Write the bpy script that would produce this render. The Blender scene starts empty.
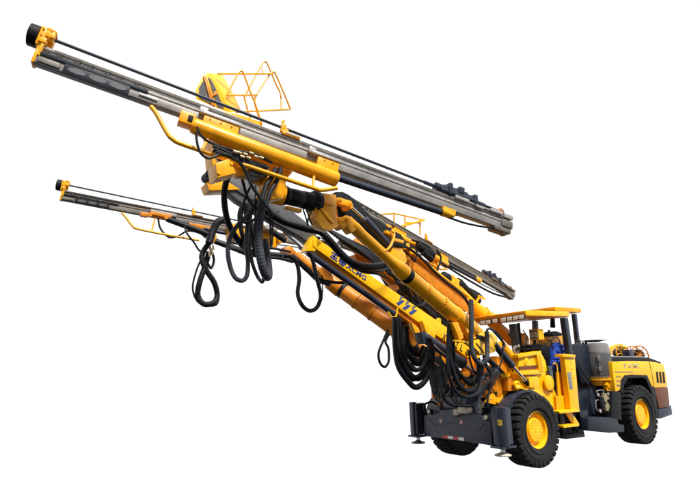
import bpy, bmesh, math, random
from mathutils import Vector, Matrix
random.seed(7)
C = bpy.context.scene
COL = C.collection
V = Vector

# ------------------------------------------------------------------ camera
CAM = V((-8.9665, -7.5807, 1.9607)); FPX = 499.4583
FW = V((0.56339365, 0.79051979, 0.24013759))
RT = V((0.81787877, -0.57476885, -0.02674115))
UP = V((-0.1168842, -0.21146923, 0.97037047))
cd = bpy.data.cameras.new('camera'); cam = bpy.data.objects.new('camera', cd); COL.objects.link(cam)
cd.sensor_width = 36; cd.lens = FPX/700*36; cd.clip_end = 500; cd.clip_start = .05
m3 = Matrix((RT, UP, -FW)).transposed()
cam.matrix_world = Matrix.Translation(CAM) @ m3.to_4x4()
C.camera = cam

def at(u, v, y):
    """sight line through a photo position met with the vertical plane at that y (metres)"""
    d = FW + (u-350)/FPX*RT - (v-245)/FPX*UP
    return CAM + d*((y-CAM.y)/d.y)
def atx(u, v, x):
    d = FW + (u-350)/FPX*RT - (v-245)/FPX*UP
    return CAM + d*((x-CAM.x)/d.x)
def pl(pts, y=None):
    return [at(p[0], p[1], p[2] if len(p) > 2 else y) for p in pts]

# ------------------------------------------------------------------ materials
def mat(name, col, rough=.45, metal=0., var=.12, dirt=0., dirtcol=(.10,.07,.04), scale=6., bump=.0, coat=0., spec=.5, bscale=60):
    m = bpy.data.materials.new(name); m.use_nodes = True
    nt = m.node_tree; nd = nt.nodes; lk = nt.links
    b = nd['Principled BSDF']
    tc = nd.new('ShaderNodeTexCoord')
    n = nd.new('ShaderNodeTexNoise'); n.inputs['Scale'].default_value = scale; n.inputs['Detail'].default_value = 6
    lk.new(tc.outputs['Object'], n.inputs['Vector'])
    r = nd.new('ShaderNodeValToRGB'); r.color_ramp.elements[0].position = .3; r.color_ramp.elements[1].position = .7
    c0 = [c*(1-var) for c in col]; c1 = [min(1, c*(1+var)) for c in col]
    r.color_ramp.elements[0].color = (*c0, 1); r.color_ramp.elements[1].color = (*c1, 1)
    lk.new(n.outputs['Fac'], r.inputs['Fac'])
    out = r.outputs['Color']
    if dirt > 0:
        n2 = nd.new('ShaderNodeTexNoise'); n2.inputs['Scale'].default_value = scale*2.3; n2.inputs['Detail'].default_value = 9; n2.inputs['Roughness'].default_value = .7
        lk.new(tc.outputs['Object'], n2.inputs['Vector'])
        r2 = nd.new('ShaderNodeValToRGB'); r2.color_ramp.elements[0].position = .52; r2.color_ramp.elements[1].position = .75
        r2.color_ramp.elements[0].color = (0, 0, 0, 1); r2.color_ramp.elements[1].color = (dirt, dirt, dirt, 1)
        lk.new(n2.outputs['Fac'], r2.inputs['Fac'])
        mx = nd.new('ShaderNodeMix'); mx.data_type = 'RGBA'
        lk.new(r2.outputs['Color'], mx.inputs[0]); lk.new(out, mx.inputs[6]); mx.inputs[7].default_value = (*dirtcol, 1)
        out = mx.outputs[2]
    lk.new(out, b.inputs['Base Color'])
    mr = nd.new('ShaderNodeMapRange'); mr.inputs[3].default_value = max(.05, rough-.1); mr.inputs[4].default_value = min(1, rough+.12)
    lk.new(n.outputs['Fac'], mr.inputs[0]); lk.new(mr.outputs[0], b.inputs['Roughness'])
    b.inputs['Metallic'].default_value = metal
    b.inputs['Specular IOR Level'].default_value = spec
    if coat: b.inputs['Coat Weight'].default_value = coat; b.inputs['Coat Roughness'].default_value = .15
    if bump > 0:
        n3 = nd.new('ShaderNodeTexNoise'); n3.inputs['Scale'].default_value = bscale; n3.inputs['Detail'].default_value = 4
        lk.new(tc.outputs['Object'], n3.inputs['Vector'])
        bp = nd.new('ShaderNodeBump'); bp.inputs['Strength'].default_value = bump; bp.inputs['Distance'].default_value = .01
        lk.new(n3.outputs['Fac'], bp.inputs['Height']); lk.new(bp.outputs[0], b.inputs['Normal'])
    return m

YEL = mat('yellow_paint', (.93,.50,.002), .34, spec=.4, var=.07, dirt=.22, dirtcol=(.35,.16,.02), scale=3.5, bump=.04)
YOR = mat('amber_paint', (.89,.39,.002), .34, spec=.4, var=.11, dirt=.42, dirtcol=(.30,.11,.01), scale=4, bump=.06)
ORG = mat('dark_amber_paint', (.66,.22,.003), .42, spec=.4, var=.14, dirt=.45, dirtcol=(.16,.06,.015), scale=5, bump=.08)  # darker amber; on undersides and shaded fronts the shade is in this colour
RUST = mat('brown_primer', (.13,.038,.012), .5, var=.2, dirt=.4, dirtcol=(.08,.04,.03), scale=7, bump=.05)
NAVY = mat('dark_navy_paint', (.024,.032,.054), .38, spec=.35, var=.12, dirt=.18, dirtcol=(.10,.10,.11), scale=5, bump=.05)
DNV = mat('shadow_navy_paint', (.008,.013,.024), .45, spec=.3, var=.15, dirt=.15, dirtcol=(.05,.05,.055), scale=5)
BLK = mat('black_paint', (.006,.007,.010), .55, spec=.2, var=.2, scale=6)
RUB = mat('black_rubber', (.0055,.0075,.012), .5, spec=.28, var=.25, dirt=.08, dirtcol=(.07,.065,.06), scale=9)
RUBG = mat('dusty_rubber', (.030,.036,.050), .6, spec=.3, var=.3, dirt=.45, dirtcol=(.14,.12,.10), scale=12)
TYRE = mat('tyre_rubber', (.014,.015,.018), .72, spec=.25, var=.25, dirt=.55, dirtcol=(.055,.05,.045), scale=10, bump=.15, bscale=90)
ALU = mat('dull_aluminium', (.37,.355,.34), .40, metal=.2, var=.18, dirt=.5, dirtcol=(.14,.125,.11), scale=4, bump=.08)
ALUM = mat('darker_aluminium', (.24,.23,.22), .45, metal=.25, var=.2, dirt=.5, dirtcol=(.11,.095,.08), scale=5, bump=.08)  # a darker tone for the lower side face of the beam
ALUD = mat('stained_aluminium', (.17,.155,.14), .5, metal=.3, var=.2, dirt=.5, dirtcol=(.09,.075,.06), scale=6, bump=.08)
SILV = mat('bright_zinc', (.44,.43,.42), .4, metal=.35, var=.1, dirt=.25, dirtcol=(.25,.23,.2), scale=8)
CHR = mat('chrome_rod', (.66,.66,.67), .2, metal=1., var=.04, scale=10)
GRY = mat('grey_paint', (.085,.088,.098), .45, var=.1, dirt=.2, dirtcol=(.05,.05,.05), scale=4)
LGRY = mat('light_grey_paint', (.22,.215,.21), .5, var=.1, dirt=.2, dirtcol=(.12,.11,.1), scale=8)
WHT = mat('white_lamp_glass', (.90,.90,.88), .2, var=.05, scale=20)
LENS = mat('lamp_lens', (.42,.40,.34), .25, var=.3, scale=14)
BLUE = mat('blue_plastic_sheet', (.010,.05,.34), .6, spec=.25, var=.25, scale=12, bump=.5, bscale=14)
BLUP = mat('blue_decal', (.015,.045,.26), .45, var=.05)
BLKP = mat('black_decal', (.012,.012,.014), .5, var=.05)
GRYP = mat('grey_decal', (.12,.12,.14), .5, var=.05)
LGP = mat('pale_grey_decal', (.42,.38,.26), .5, var=.1)
WHTP = mat('white_decal', (.78,.78,.76), .5, var=.03)
REDP = mat('red_decal', (.50,.03,.03), .45, var=.06)
REDT = mat('red_tank_paint', (.30,.02,.02), .35, var=.15, scale=5)
YLP = mat('yellow_decal', (.85,.62,.01), .45, var=.03)
CRM = mat('cream_metal', (.50,.45,.36), .6, var=.25, dirt=.5, dirtcol=(.2,.16,.1), scale=12)
BRS = mat('brass_fitting', (.40,.33,.20), .4, metal=.5, var=.2, scale=20)
COP = mat('copper_disc', (.34,.13,.06), .5, metal=.4, var=.2, scale=14)
GLS = mat('dark_screen_glass', (.05,.09,.10), .12, var=.1)
def mesh_mat():
    m = mat('grey_mesh_screen', (.15,.15,.155), .55, var=.1, scale=5)
    nt = m.node_tree; b = nt.nodes['Principled BSDF']
    tc = nt.nodes.new('ShaderNodeTexCoord'); ck = nt.nodes.new('ShaderNodeTexChecker'); ck.inputs['Scale'].default_value = 90
    nt.links.new(tc.outputs['Object'], ck.inputs['Vector'])
    bp = nt.nodes.new('ShaderNodeBump'); bp.inputs['Strength'].default_value = .6; bp.inputs['Distance'].default_value = .01
    nt.links.new(ck.outputs['Fac'], bp.inputs['Height']); nt.links.new(bp.outputs[0], b.inputs['Normal'])
    ck.inputs[1].default_value = (.11,.11,.115,1); ck.inputs[2].default_value = (.04,.04,.045,1)
    nt.links.new(ck.outputs['Color'], b.inputs['Base Color'])
    return m
MESH = mesh_mat()

# ------------------------------------------------------------------ builder
def frame(d, up=V((0,0,1))):
    d = d.normalized()
    if abs(d.dot(up)) > .98: up = V((1,0,0))
    s = d.cross(up).normalized(); u = s.cross(d).normalized()
    return d, s, u
class B:
    def __init__(self): self.bm = bmesh.new()
    def _join(self, b2):
        me = bpy.data.meshes.new('tmp'); b2.to_mesh(me); b2.free(); self.bm.from_mesh(me); bpy.data.meshes.remove(me)
    def box8(self, c, ex, ey, ez, bev=.008):
        b = bmesh.new(); vs = []
        for sx in (-1,1):
            for sy in (-1,1):
                for sz in (-1,1): vs.append(b.verts.new(c + ex*sx + ey*sy + ez*sz))
        for f in ((0,1,3,2),(4,6,7,5),(0,4,5,1),(2,3,7,6),(0,2,6,4),(1,5,7,3)): b.faces.new([vs[i] for i in f])
        bmesh.ops.recalc_face_normals(b, faces=b.faces)
        bev = min(bev, ex.length*.45, ey.length*.45, ez.length*.45)
        if bev > 0: bmesh.ops.bevel(b, geom=list(b.edges), offset=bev, segments=2, affect='EDGES', profile=.6)
        self._join(b); return self
    def box(self, x0, x1, y0, y1, z0, z1, bev=.01):
        return self.box8(V(((x0+x1)/2,(y0+y1)/2,(z0+z1)/2)), V(((x1-x0)/2,0,0)), V((0,(y1-y0)/2,0)), V((0,0,(z1-z0)/2)), bev)
    def beam(self, p0, p1, w, h, bev=.008, up=V((0,0,1))):
        d, s, u = frame(p1-p0, up)
        return self.box8((p0+p1)/2, d*((p1-p0).length/2), s*(w/2), u*(h/2), bev)
    def prism(self, pts, th, bev=.006):
        b = bmesh.new()
        a = [b.verts.new(p) for p in pts]; c = [b.verts.new(p+th) for p in pts]; n = len(pts)
        b.faces.new(a); b.faces.new(c[::-1])
        for i in range(n): b.faces.new((a[i], c[i], c[(i+1)%n], a[(i+1)%n]))
        bmesh.ops.recalc_face_normals(b, faces=b.faces)
        if bev > 0:
            try: bmesh.ops.bevel(b, geom=list(b.edges), offset=min(bev, th.length*.4), segments=2, affect='EDGES', profile=.6)
            except Exception: pass
        self._join(b); return self
    def lathe(self, p0, axis, prof, n=32, close=True):
        """prof: (distance along axis, radius)"""
        d, s, u = frame(axis); bm = self.bm; rings = []
        for t, r in prof:
            if r < 1e-5: rings.append([bm.verts.new(p0+d*t)])
            else: rings.append([bm.verts.new(p0+d*t+s*(r*math.cos(2*math.pi*i/n))+u*(r*math.sin(2*math.pi*i/n))) for i in range(n)])
        for a, c in zip(rings, rings[1:]):
            for i in range(n):
                j = (i+1) % n
                if len(a) == 1 and len(c) == 1: continue
                if len(a) == 1: bm.faces.new((a[0], c[i], c[j]))
                elif len(c) == 1: bm.faces.new((a[j], a[i], c[0]))
                else: bm.faces.new((a[i], c[i], c[j], a[j]))
        if close:
            if len(rings[0]) > 1: bm.faces.new(rings[0])
            if len(rings[-1]) > 1: bm.faces.new(rings[-1][::-1])
        return self
    def cyl(self, p0, p1, r, r1=None, n=24, bev=.006):
        L = (p1-p0).length; r1 = r if r1 is None else r1; b = min(bev, r*.3, L*.3)
        return self.lathe(p0, p1-p0, [(0,r-b),(b,r),(L-b,r1),(L,r1-b)], n)
    def tube(self, pts, r, n=10, rib=0, sub=8, amp=.032):
        P = spline(pts, sub) if sub else list(pts)
        if rib:
            # resample evenly and modulate the radius
            Q = [P[0]]; acc = 0; step = rib/4
            for a, c in zip(P, P[1:]):
                L = (c-a).length; t = step-acc
                while t <= L:
                    Q.append(a+(c-a)*(t/L)); t += step
                acc = (acc+L) % step
            P = Q
        if len(P) < 2: return self
        bm = self.bm; rings = []; s = None
        for i, p in enumerate(P):
            d = (P[min(i+1,len(P)-1)]-P[max(i-1,0)])
            if d.length < 1e-6: continue
            d.normalize()
            if s is None: _, s, u = frame(d)
            else:
                s = (s - d*s.dot(d)); s.normalize(); u = s.cross(d)
            rr = r if not rib else r*(1+(amp if i%4 < 2 else -amp))
            rings.append([bm.verts.new(p+s*(rr*math.cos(2*math.pi*k/n))+u*(rr*math.sin(2*math.pi*k/n))) for k in range(n)])
        for a, c in zip(rings, rings[1:]):
            for k in range(n): bm.faces.new((a[k], a[(k+1)%n], c[(k+1)%n], c[k]))
        bm.faces.new(rings[0][::-1]); bm.faces.new(rings[-1])
        return self
    def xform(self, M): bmesh.ops.transform(self.bm, matrix=M, verts=self.bm.verts); return self
    def islands(self):
        """vertex index groups of the mesh: loose pieces whose boxes touch count as one piece"""
        bm = self.bm; bm.verts.ensure_lookup_table(); bm.verts.index_update()
        seen = [-1]*len(bm.verts); boxes = []
        for v in bm.verts:
            if seen[v.index] >= 0: continue
            st = [v]; seen[v.index] = len(boxes); lo = v.co.copy(); hi = v.co.copy()
            while st:
                q = st.pop()
                for i in range(3): lo[i] = min(lo[i], q.co[i]); hi[i] = max(hi[i], q.co[i])
                for e in q.link_edges:
                    o = e.other_vert(q)
                    if seen[o.index] < 0: seen[o.index] = len(boxes); st.append(o)
            boxes.append([lo, hi])
        par = list(range(len(boxes)))
        def f(i):
            while par[i] != i: i = par[i]
            return i
        g = .004
        for a in range(len(boxes)):
            for c in range(a):
                if all(boxes[a][0][i]-g <= boxes[c][1][i] and boxes[c][0][i]-g <= boxes[a][1][i] for i in range(3)): par[f(a)] = f(c)
        return [f(k) for k in seen]
    def build(self, name, m, parent=None, label=None, ang=35):
        bmesh.ops.recalc_face_normals(self.bm, faces=self.bm.faces)
        objs = []
        if len(self.bm.verts) < 9000 and not any(w in name for w in ('lettering','figure','wheel','ring_bolts','flange_bolts')):
            ids = self.islands(); groups = sorted(set(ids), key=lambda k: -ids.count(k))
        else: ids = None; groups = [0]
        if len(groups) > 24: ids = None; groups = [0]
        for k in groups:
            if ids is None or len(groups) == 1: bm = self.bm.copy()
            else:
                bm = self.bm.copy(); bm.verts.ensure_lookup_table()
                bmesh.ops.delete(bm, geom=[v for v in bm.verts if ids[v.index] != k], context='VERTS')
            me = bpy.data.meshes.new(name); bm.to_mesh(me); bm.free()
            for p in me.polygons: p.use_smooth = True
            me.set_sharp_from_angle(angle=math.radians(ang))
            me.materials.append(m)
            o = bpy.data.objects.new(name, me); COL.objects.link(o)
            if parent: o.parent = parent
            if label: o['label'] = label
            objs.append(o)
        self.bm.free()
        return objs[0]
def spline(pts, sub=8):
    if len(pts) < 3: return list(pts)
    P = [pts[0]*2-pts[1]] + list(pts) + [pts[-1]*2-pts[-2]]; out = []
    for i in range(1, len(P)-2):
        a, b, c, d = P[i-1:i+3]
        for k in range(sub):
            t = k/sub
            out.append(.5*((2*b)+(c-a)*t+(2*a-5*b+4*c-d)*t*t+(3*b-a-3*c+d)*t**3))
    out.append(P[-2]); return out
def text(s, org, xd, yd, h, m, parent, name='lettering', ext=.002, width=None, bold=.0, shear=0, label=None):
    """flat raised letters: org = lower-left, xd along, yd up"""
    c = bpy.data.curves.new('txt', 'FONT'); c.body = s; c.size = 1; c.extrude = 0; c.offset = bold; c.shear = shear; c.resolution_u = 3
    t = bpy.data.objects.new('txt', c); COL.objects.link(t)
    dg = bpy.context.evaluated_depsgraph_get(); me = bpy.data.meshes.new_from_object(t.evaluated_get(dg))
    bpy.data.objects.remove(t); bpy.data.curves.remove(c)
    xs = [v.co.x for v in me.vertices]; ys = [v.co.y for v in me.vertices]
    sy = h/max(1e-6, max(ys)-min(ys)); sx = sy if width is None else width/(max(xs)-min(xs))
    x = xd.normalized(); y = (yd - x*yd.dot(x)).normalized(); z = x.cross(y)
    if z.dot(CAM-org) < 0: z = -z
    x0, y0 = min(xs), min(ys)
    for v in me.vertices: v.co = org + x*((v.co.x-x0)*sx) + y*((v.co.y-y0)*sy) + z*ext
    bm = bmesh.new(); bm.from_mesh(me)
    r = bmesh.ops.extrude_face_region(bm, geom=list(bm.faces))
    bmesh.ops.translate(bm, verts=[e for e in r['geom'] if isinstance(e, bmesh.types.BMVert)], vec=z*.0015)
    bm.to_mesh(me); bm.free()
    me.materials.clear(); me.materials.append(m); me.name = name
    o = bpy.data.objects.new(name, me); COL.objects.link(o); o.parent = parent
    if label: o['label'] = label
    return o

# ------------------------------------------------------------------ the thing
rig = bpy.data.objects.new('drilling_rig', None); COL.objects.link(rig)
rig['label'] = 'large yellow and navy wheeled drilling rig with raised booms and long drill feeds'
rig['category'] = 'drilling rig'
Y = V((0,1,0))
def hose(pts, y, r, rib=0, m=RUB, name='hydraulic_hose', parent=rig, amp=.032):
    P = [at(p[0], p[1], p[2] if len(p) > 2 else y) for p in pts]
    return B().tube(P, r, 10 if r > .02 else 8, rib=rib, amp=amp).build(name, m, parent)
def plate(pts, y, th): return [at(u, v, y) for u, v in pts], V((0, th, 0))

# ================================================================== WHEELS
R = .685
def wheel_part():
    # local origin = hub centre, outer face towards -Y
    w = B()
    prof = [(-.012,.350),(.0,.362),(.012,.355),(.014,.325),(.03,.305),(.105,.29),(.11,.235),(.045,.225),(.03,.215),(.028,.19),(.026,.12),(.024,.0)]
    w.lathe(V((0,-.19,0)), Y, prof, 48, close=False)
    w.lathe(V((0,-.10,0)), Y, [(0,.30),(.28,.30),(.281,.0)], 32, close=False)
    h = w
    for rr, n_, rad in ((.185,18,.009),(.145,14,.007),(.105,8,.008)):
        for i in range(n_):
            a = 2*math.pi*(i+.3)/n_; p = V((rr*math.cos(a), -.163, rr*math.sin(a))); h.cyl(p, p+V((0,-.010,0)), rad, n=6, bev=.001)
    h.lathe(V((0,-.164,0)), -Y, [(0,.045),(.006,.043),(.008,.0)], 24)
    wh = w.build('wheel', YEL, rig)
    t = B()
    half = [(-.195,.34),(-.205,.375),(-.222,.42),(-.235,.50),(-.232,.57),(-.215,.62),(-.19,.650),(-.12,.658),(0,.662)]
    prof = half + [(-a, r) for a, r in half[::-1][1:]]
    t.lathe(V((0,0,0)), Y, prof, 64, close=False)
    # raised sidewall rings
    for rr in (.43,.555):
        t.lathe(V((0,-.236,0)), Y, [(.012,rr-.01),(-.003,rr-.004),(-.003,rr+.004),(.012,rr+.01)], 64, close=False)
    N = 30
    for i in range(N):
        for side in (-1, 1):
            a = 2*math.pi*(i + (.5 if side > 0 else 0))/N
            er = V((math.cos(a),0,math.sin(a))); et = V((-math.sin(a),0,math.cos(a)))
            # shoulder lug, runs from the side wall to near the crown
            b = bmesh.new(); wt = .048
            sec = [(-.236,.575),(-.243,.60),(-.232,.672),(-.20,.687),(-.055,.690),(-.055,.650),(-.2,.60)]
            L1 = []; L2 = []
            for k, (yy, rr) in enumerate(sec):
                sk = .035*(1-abs(yy)/.24)
                wd = wt*(1.0 if abs(yy) > .1 else .8)
                L1.append(b.verts.new(er*rr+et*(wd+sk)+V((0,side*-yy,0)))); L2.append(b.verts.new(er*rr+et*(-wd+sk)+V((0,side*-yy,0))))
            n = len(sec); b.faces.new(L1); b.faces.new(L2[::-1])
            for k in range(n): b.faces.new((L1[k], L2[k], L2[(k+1)%n], L1[(k+1)%n]))
            bmesh.ops.recalc_face_normals(b, faces=b.faces)
            bmesh.ops.bevel(b, geom=list(b.edges), offset=.006, segments=1, affect='EDGES')
            t._join(b)
        a = 2*math.pi*(i+.25)/N
        er = V((math.cos(a),0,math.sin(a))); et = V((-math.sin(a),0,math.cos(a)))
        t.box8(er*.668, er*.020, et*.05, V((0,.04,0)), .006)
    t.build('tyre', TYRE, wh)
    return wh
wheel0 = wheel_part()
# embossed-looking sidewall marks are left to the rings
WB = 4.2237
wheels = []
for i, (x, s) in enumerate(((0,-1),(WB,-1),(0,1),(WB,1))):
    if i == 0: w = wheel0
    else:
        w = wheel0.copy(); COL.objects.link(w); w.parent = rig
        for ch in list(wheel0.children):
            c = ch.copy(); COL.objects.link(c); c.parent = w
    w.location = (x, s*(1.2155-.235), R)
    if s > 0: w.rotation_euler = (0, 0, math.pi)
    w.rotation_euler[1] = .13*i
    wheels.append(w)

# ================================================================== CHASSIS
b = B()
b.box(-1.0,2.0,-.48,.48,.55,1.05,.03)
b.box(2.0,5.6,-.55,.55,.6,1.3,.03)
b.cyl(V((0,-.9,R)), V((0,.9,R)), .13); b.cyl(V((WB,-.9,R)), V((WB,.9,R)), .13)
b.box(-.25,.25,-.3,.3,.45,.9,.05); b.box(WB-.25,WB+.25,-.3,.3,.45,.9,.05)
b.box(1.9,3.5,-.75,.9,.75,1.35,.03)
chassis = b.build('chassis', NAVY, rig)

# front bumper plate with stabiliser legs
XB = -1.04
def bx(u, v, x=XB): return atx(u, v, x)
b = B()
pts = [bx(424,415),bx(430,415.5),bx(456,408),bx(462,409),bx(484.6,418.6),bx(491,419),bx(492,446),bx(478,443.6),bx(424,436)]
b.prism(pts, V((.14,0,0)), .012)
bump = b.build('bumper', NAVY, rig)
b = B()
b.tube([bx(428,418,XB-.003),bx(434,425.5,XB-.003),bx(452,422.5,XB-.003),bx(479,431,XB-.003),bx(484,424,XB-.003)], .006, 6, sub=0)
b.build('weld_seam', NAVY, bump)
b = B(); b.box8(bx(455,414.3,XB-.01), V((.012,0,0)), V((0,.09,0)), V((0,0,.05)), .006); b.build('cover_plate', NAVY, bump)
for u, v in ((441,421),(461.4,422.3)):
    p = bx(u, v)
    s = B().lathe(p, V((-1,0,0)), [(.0,.045),(.006,.045),(.006,.0)], 28).build('warning_sticker', WHTP, bump)
    s2 = B(); s2.lathe(p, V((-1,0,0)), [(.006,.045),(.009,.045),(.009,.036),(.006,.036)], 28, close=False)
    s2.beam(p+V((-.008,.022,.024)), p+V((-.008,-.022,-.024)), .004, .010, 0)
    s2.build('warning_sticker_ring', REDP, bump)
    B().box8(p+V((-.008,0,0)), V((.001,0,0)), V((0,.010,0)), V((0,0,.020)), 0).build('warning_sticker_figure', BLKP, bump)
y0, y1 = bx(442.6,436).y, bx(464,440).y; z0 = bx(442.6,436.6).z; z1 = bx(464,439.3).z
for i in range(4):
    ya = y0+(y1-y0)*i/4; yb = y0+(y1-y0)*(i+1)/4; zc = z0+(z1-z0)*(i+.5)/4
    B().box8(V((XB-.002,(ya+yb)/2,zc)), V((.0015,0,0)), V((0,abs(yb-ya)/2-.0005,0)), V((0,0,.028)), 0).build('reflective_strip', REDP if i%2 == 0 else WHTP, bump, label=('red' if i%2 == 0 else 'white')+' block of the reflective strip')
for u, v in ((429,411.7),(485.5,417.8)):
    p = bx(u, v, XB-.02)
    l = B().lathe(p+V((.10,0,0)), V((-1,0,0)), [(0,.03),(.03,.055),(.10,.06),(.105,.05)], 24).build('lamp_housing', BLK, bump)
    B().lathe(p+V((-.003,0,0)), V((-1,0,0)), [(0,.05),(.012,.04),(.016,.0)], 24).build('lamp_lens', LENS, bump)

def stabiliser(ys):
    b = B(); s = 1 if ys > 0 else -1
    b.box(XB-.13, XB-.02, ys-.035, ys+.035, .47, 1.2, .01)              # front flange
    b.box(XB-.10, XB+.2, ys-.11, ys+.11, .52, 1.17, .02)
    b.cyl(V((XB-.02,ys-s*-.10,.5)), V((XB-.02,ys+s*.10,1.19)), .075)
    b.box(XB-.16, XB+.22, ys-.15, ys+.15, .465, .50, .008)
    o = b.build('stabiliser_leg', NAVY, rig)
    B().cyl(V((XB,ys,.36)), V((XB,ys,.48)), .045).build('jack_rod', CHR, o)
    f = B(); f.lathe(V((XB,ys,.33)), V((0,0,1)), [(0,.15),(.018,.155),(.03,.12),(.05,.06),(.07,.05)], 28)
    f.build('foot_pad', CRM if ys < 0 else ALUD, o)
    return o
stabiliser(1.16); so = stabiliser(-1.12)
B().box8(V((XB-.112,-1.19,.92)), V((.002,0,0)), V((0,.065,0)), V((0,0,.05)), 0).build('warning_sticker', YLP, so, label='yellow sticker on the near leg')
B().box8(V((XB-.116,-1.19,.92)), V((.002,0,0)), V((0,.028,0)), V((0,0,.016)), 0).build('sticker_symbol', ORG, so)

# far and near front fenders
def fender(y0, y1, a0, a1, name='fender', r=.80, m=NAVY, xc=0, lip=.05):
    b = bmesh.new(); N = 26; rows = []
    for i in range(N+1):
        a = math.radians(a0+(a1-a0)*i/N); c, s = math.cos(a), math.sin(a)
        row = [b.verts.new(V((xc+rr*c, yy, R+rr*s))) for yy, rr in ((y0,r-lip),(y0,r),(y1,r),(y1,r-lip),(y1,r-lip+.001),(y1,r-.02),(y0+.02,r-.02),(y0+.02,r-lip))]
        rows.append(row)
    for a, c in zip(rows, rows[1:]):
        for k in range(8): b.faces.new((a[k], a[(k+1)%8], c[(k+1)%8], c[k]))
    b.faces.new(rows[0]); b.faces.new(rows[-1][::-1])
    o = B(); o._join(b); return o.build(name, m, rig, ang=50)
fender(-1.03, -.28, 28, 196, r=.765)
fender(1.20, .55, 20, 190, r=.78)

# front frame castings, tank and lumps between the bumper and the booms
b = B()
B().box(-.95,-.2,-.42,.42,.95,1.35,.04).build('front_crossmember', NAVY, rig)
b.box(-.2,1.3,-.55,.55,1.0,1.75,.04)
b.box(-.6,.2,-.75,-.35,1.35,1.7,.03)
for yy in (0,.8):
    b.box(-.75,-.35,yy-.17,yy+.17,1.25,1.62,.03)
    b.cyl(V((-.55,yy,1.1)), V((-.55,yy,2.3)), .14)
    b.lathe(V((-.55,yy,1.45)), V((0,0,1)), [(0,.2),(.08,.22),(.3,.22),(.38,.19)], 28)
front_frame = b.build('boom_mount', ORG, rig)
b = B(); b.lathe(at(462,402,.1)+V((0,-.3,0)), V((-.2,1,.05)), [(0,.0),(.03,.10),(.1,.15),(.5,.15),(.57,.1),(.6,0)], 28)
b.build('red_tank', REDT, rig)
b = B()
for (u, v, y, s) in ((465,409,-.3,.10),(471,411,-.3,.09),(477,409,-.4,.08),(458,412,-.1,.07),(480,405,-.5,.07)):
    b.box8(at(u,v,y), V((s,0,0)), V((0,s,0)), V((0,0,s*.8)), .02)
b.cyl(at(480,400,-.5), at(479,414,-.5), .045)
b.build('valve_block', CRM, rig)
b = B(); b.prism(*plate([(484.5,402),(499,386),(510,390),(497,405)], -.72, .03)); b.build('bracket', YOR, rig)
b = B(); b.beam(at(497,403,-.74), at(509,387.5,-.74), .05, .05); b.build('bracket_edge', YOR, rig)
b = B()
for pts, y in (([(440,372),(446,366),(505,384),(505,392),(450,396)],.1), ([(428,360),(440,356),(452,372),(447,384)],.5)):
    b.prism(*plate(pts, y, .4))
b.build('frame_cover', BLK, rig)

# ================================================================== CAB AREA (castings in front of and beside the operator)
b = B()
b.prism(*plate([(519,356),(541,352.5),(545.5,361),(549,377),(556,394),(559,414),(551,407),(543,397),(531,392),(519,388)], -.95, .45), .012)
cast = b.build('side_casting', YEL, rig)
b = B()
b.prism(*plate([(518,354.5),(541,350.8),(541.5,354),(518.5,358)], -1.0, .5))
b.prism(*plate([(520,371),(541,370),(541.5,374),(520,375)], -1.0, .3))
b.prism(*plate([(522,388.5),(534,389),(545,394),(545,397),(531,393)], -1.02, .3))
b.prism(*plate([(537,354),(541.5,353.5),(544,372),(540,372)], -1.01, .1))
b.build('casting_rib', YEL, cast)
b = B()
b.lathe(at(548.5,383,-1.0), -Y, [(0,.16),(.03,.155),(.04,.13),(.045,.0)], 32)
b.lathe(at(516,385,-.95), -Y, [(0,.09),(.04,.085),(.05,.05),(.03,.03),(.03,0)], 24)
b.build('pivot_cover', YEL, cast)
b = B()
for i in range(8):
    p = at(539.6+i*.45, 356+i*2.3, -1.02); b.cyl(p, p-V((0,.015,0)), .012, n=6, bev=.002)
for u, v in ((522,378),(527,390),(545,377),(552,389),(545,389),(552,377)):
    p = at(u, v, -1.04); b.cyl(p, p-V((0,.012,0)), .011, n=6, bev=.002)
b.build('casting_bolts', ORG, cast)
b = B()
b.box(.0,.95,-.5,.45,1.0,1.95,.03)
b.prism(*plate([(497,356),(521,372),(522,390),(505,390),(497,380)], -.7, .2), .01)
b.prism(*plate([(508,377),(534,384),(534,391),(508,391)], -.9, .12), .01)
b.build('boom_base_casting', ORG, rig)
# orange-yellow boom base elbow coming down from the cup to the casting
b = B(); b.tube(pl([(500,345),(510,357),(520,369),(531,377)], -.75), .115, 20)
b.cyl(at(508,352,-.78), at(524,374,-.78), .07)
b.build('elbow_pipe', YOR, rig)
b = B()
for i in range(5):
    p = at(502+i*1.6, 375+(i%2)*2, -.8); b.box8(p, V((.02,0,0)), V((0,.02,0)), V((0,0,.03)), .004)
b.build('bolt_row', YEL, rig)

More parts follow.
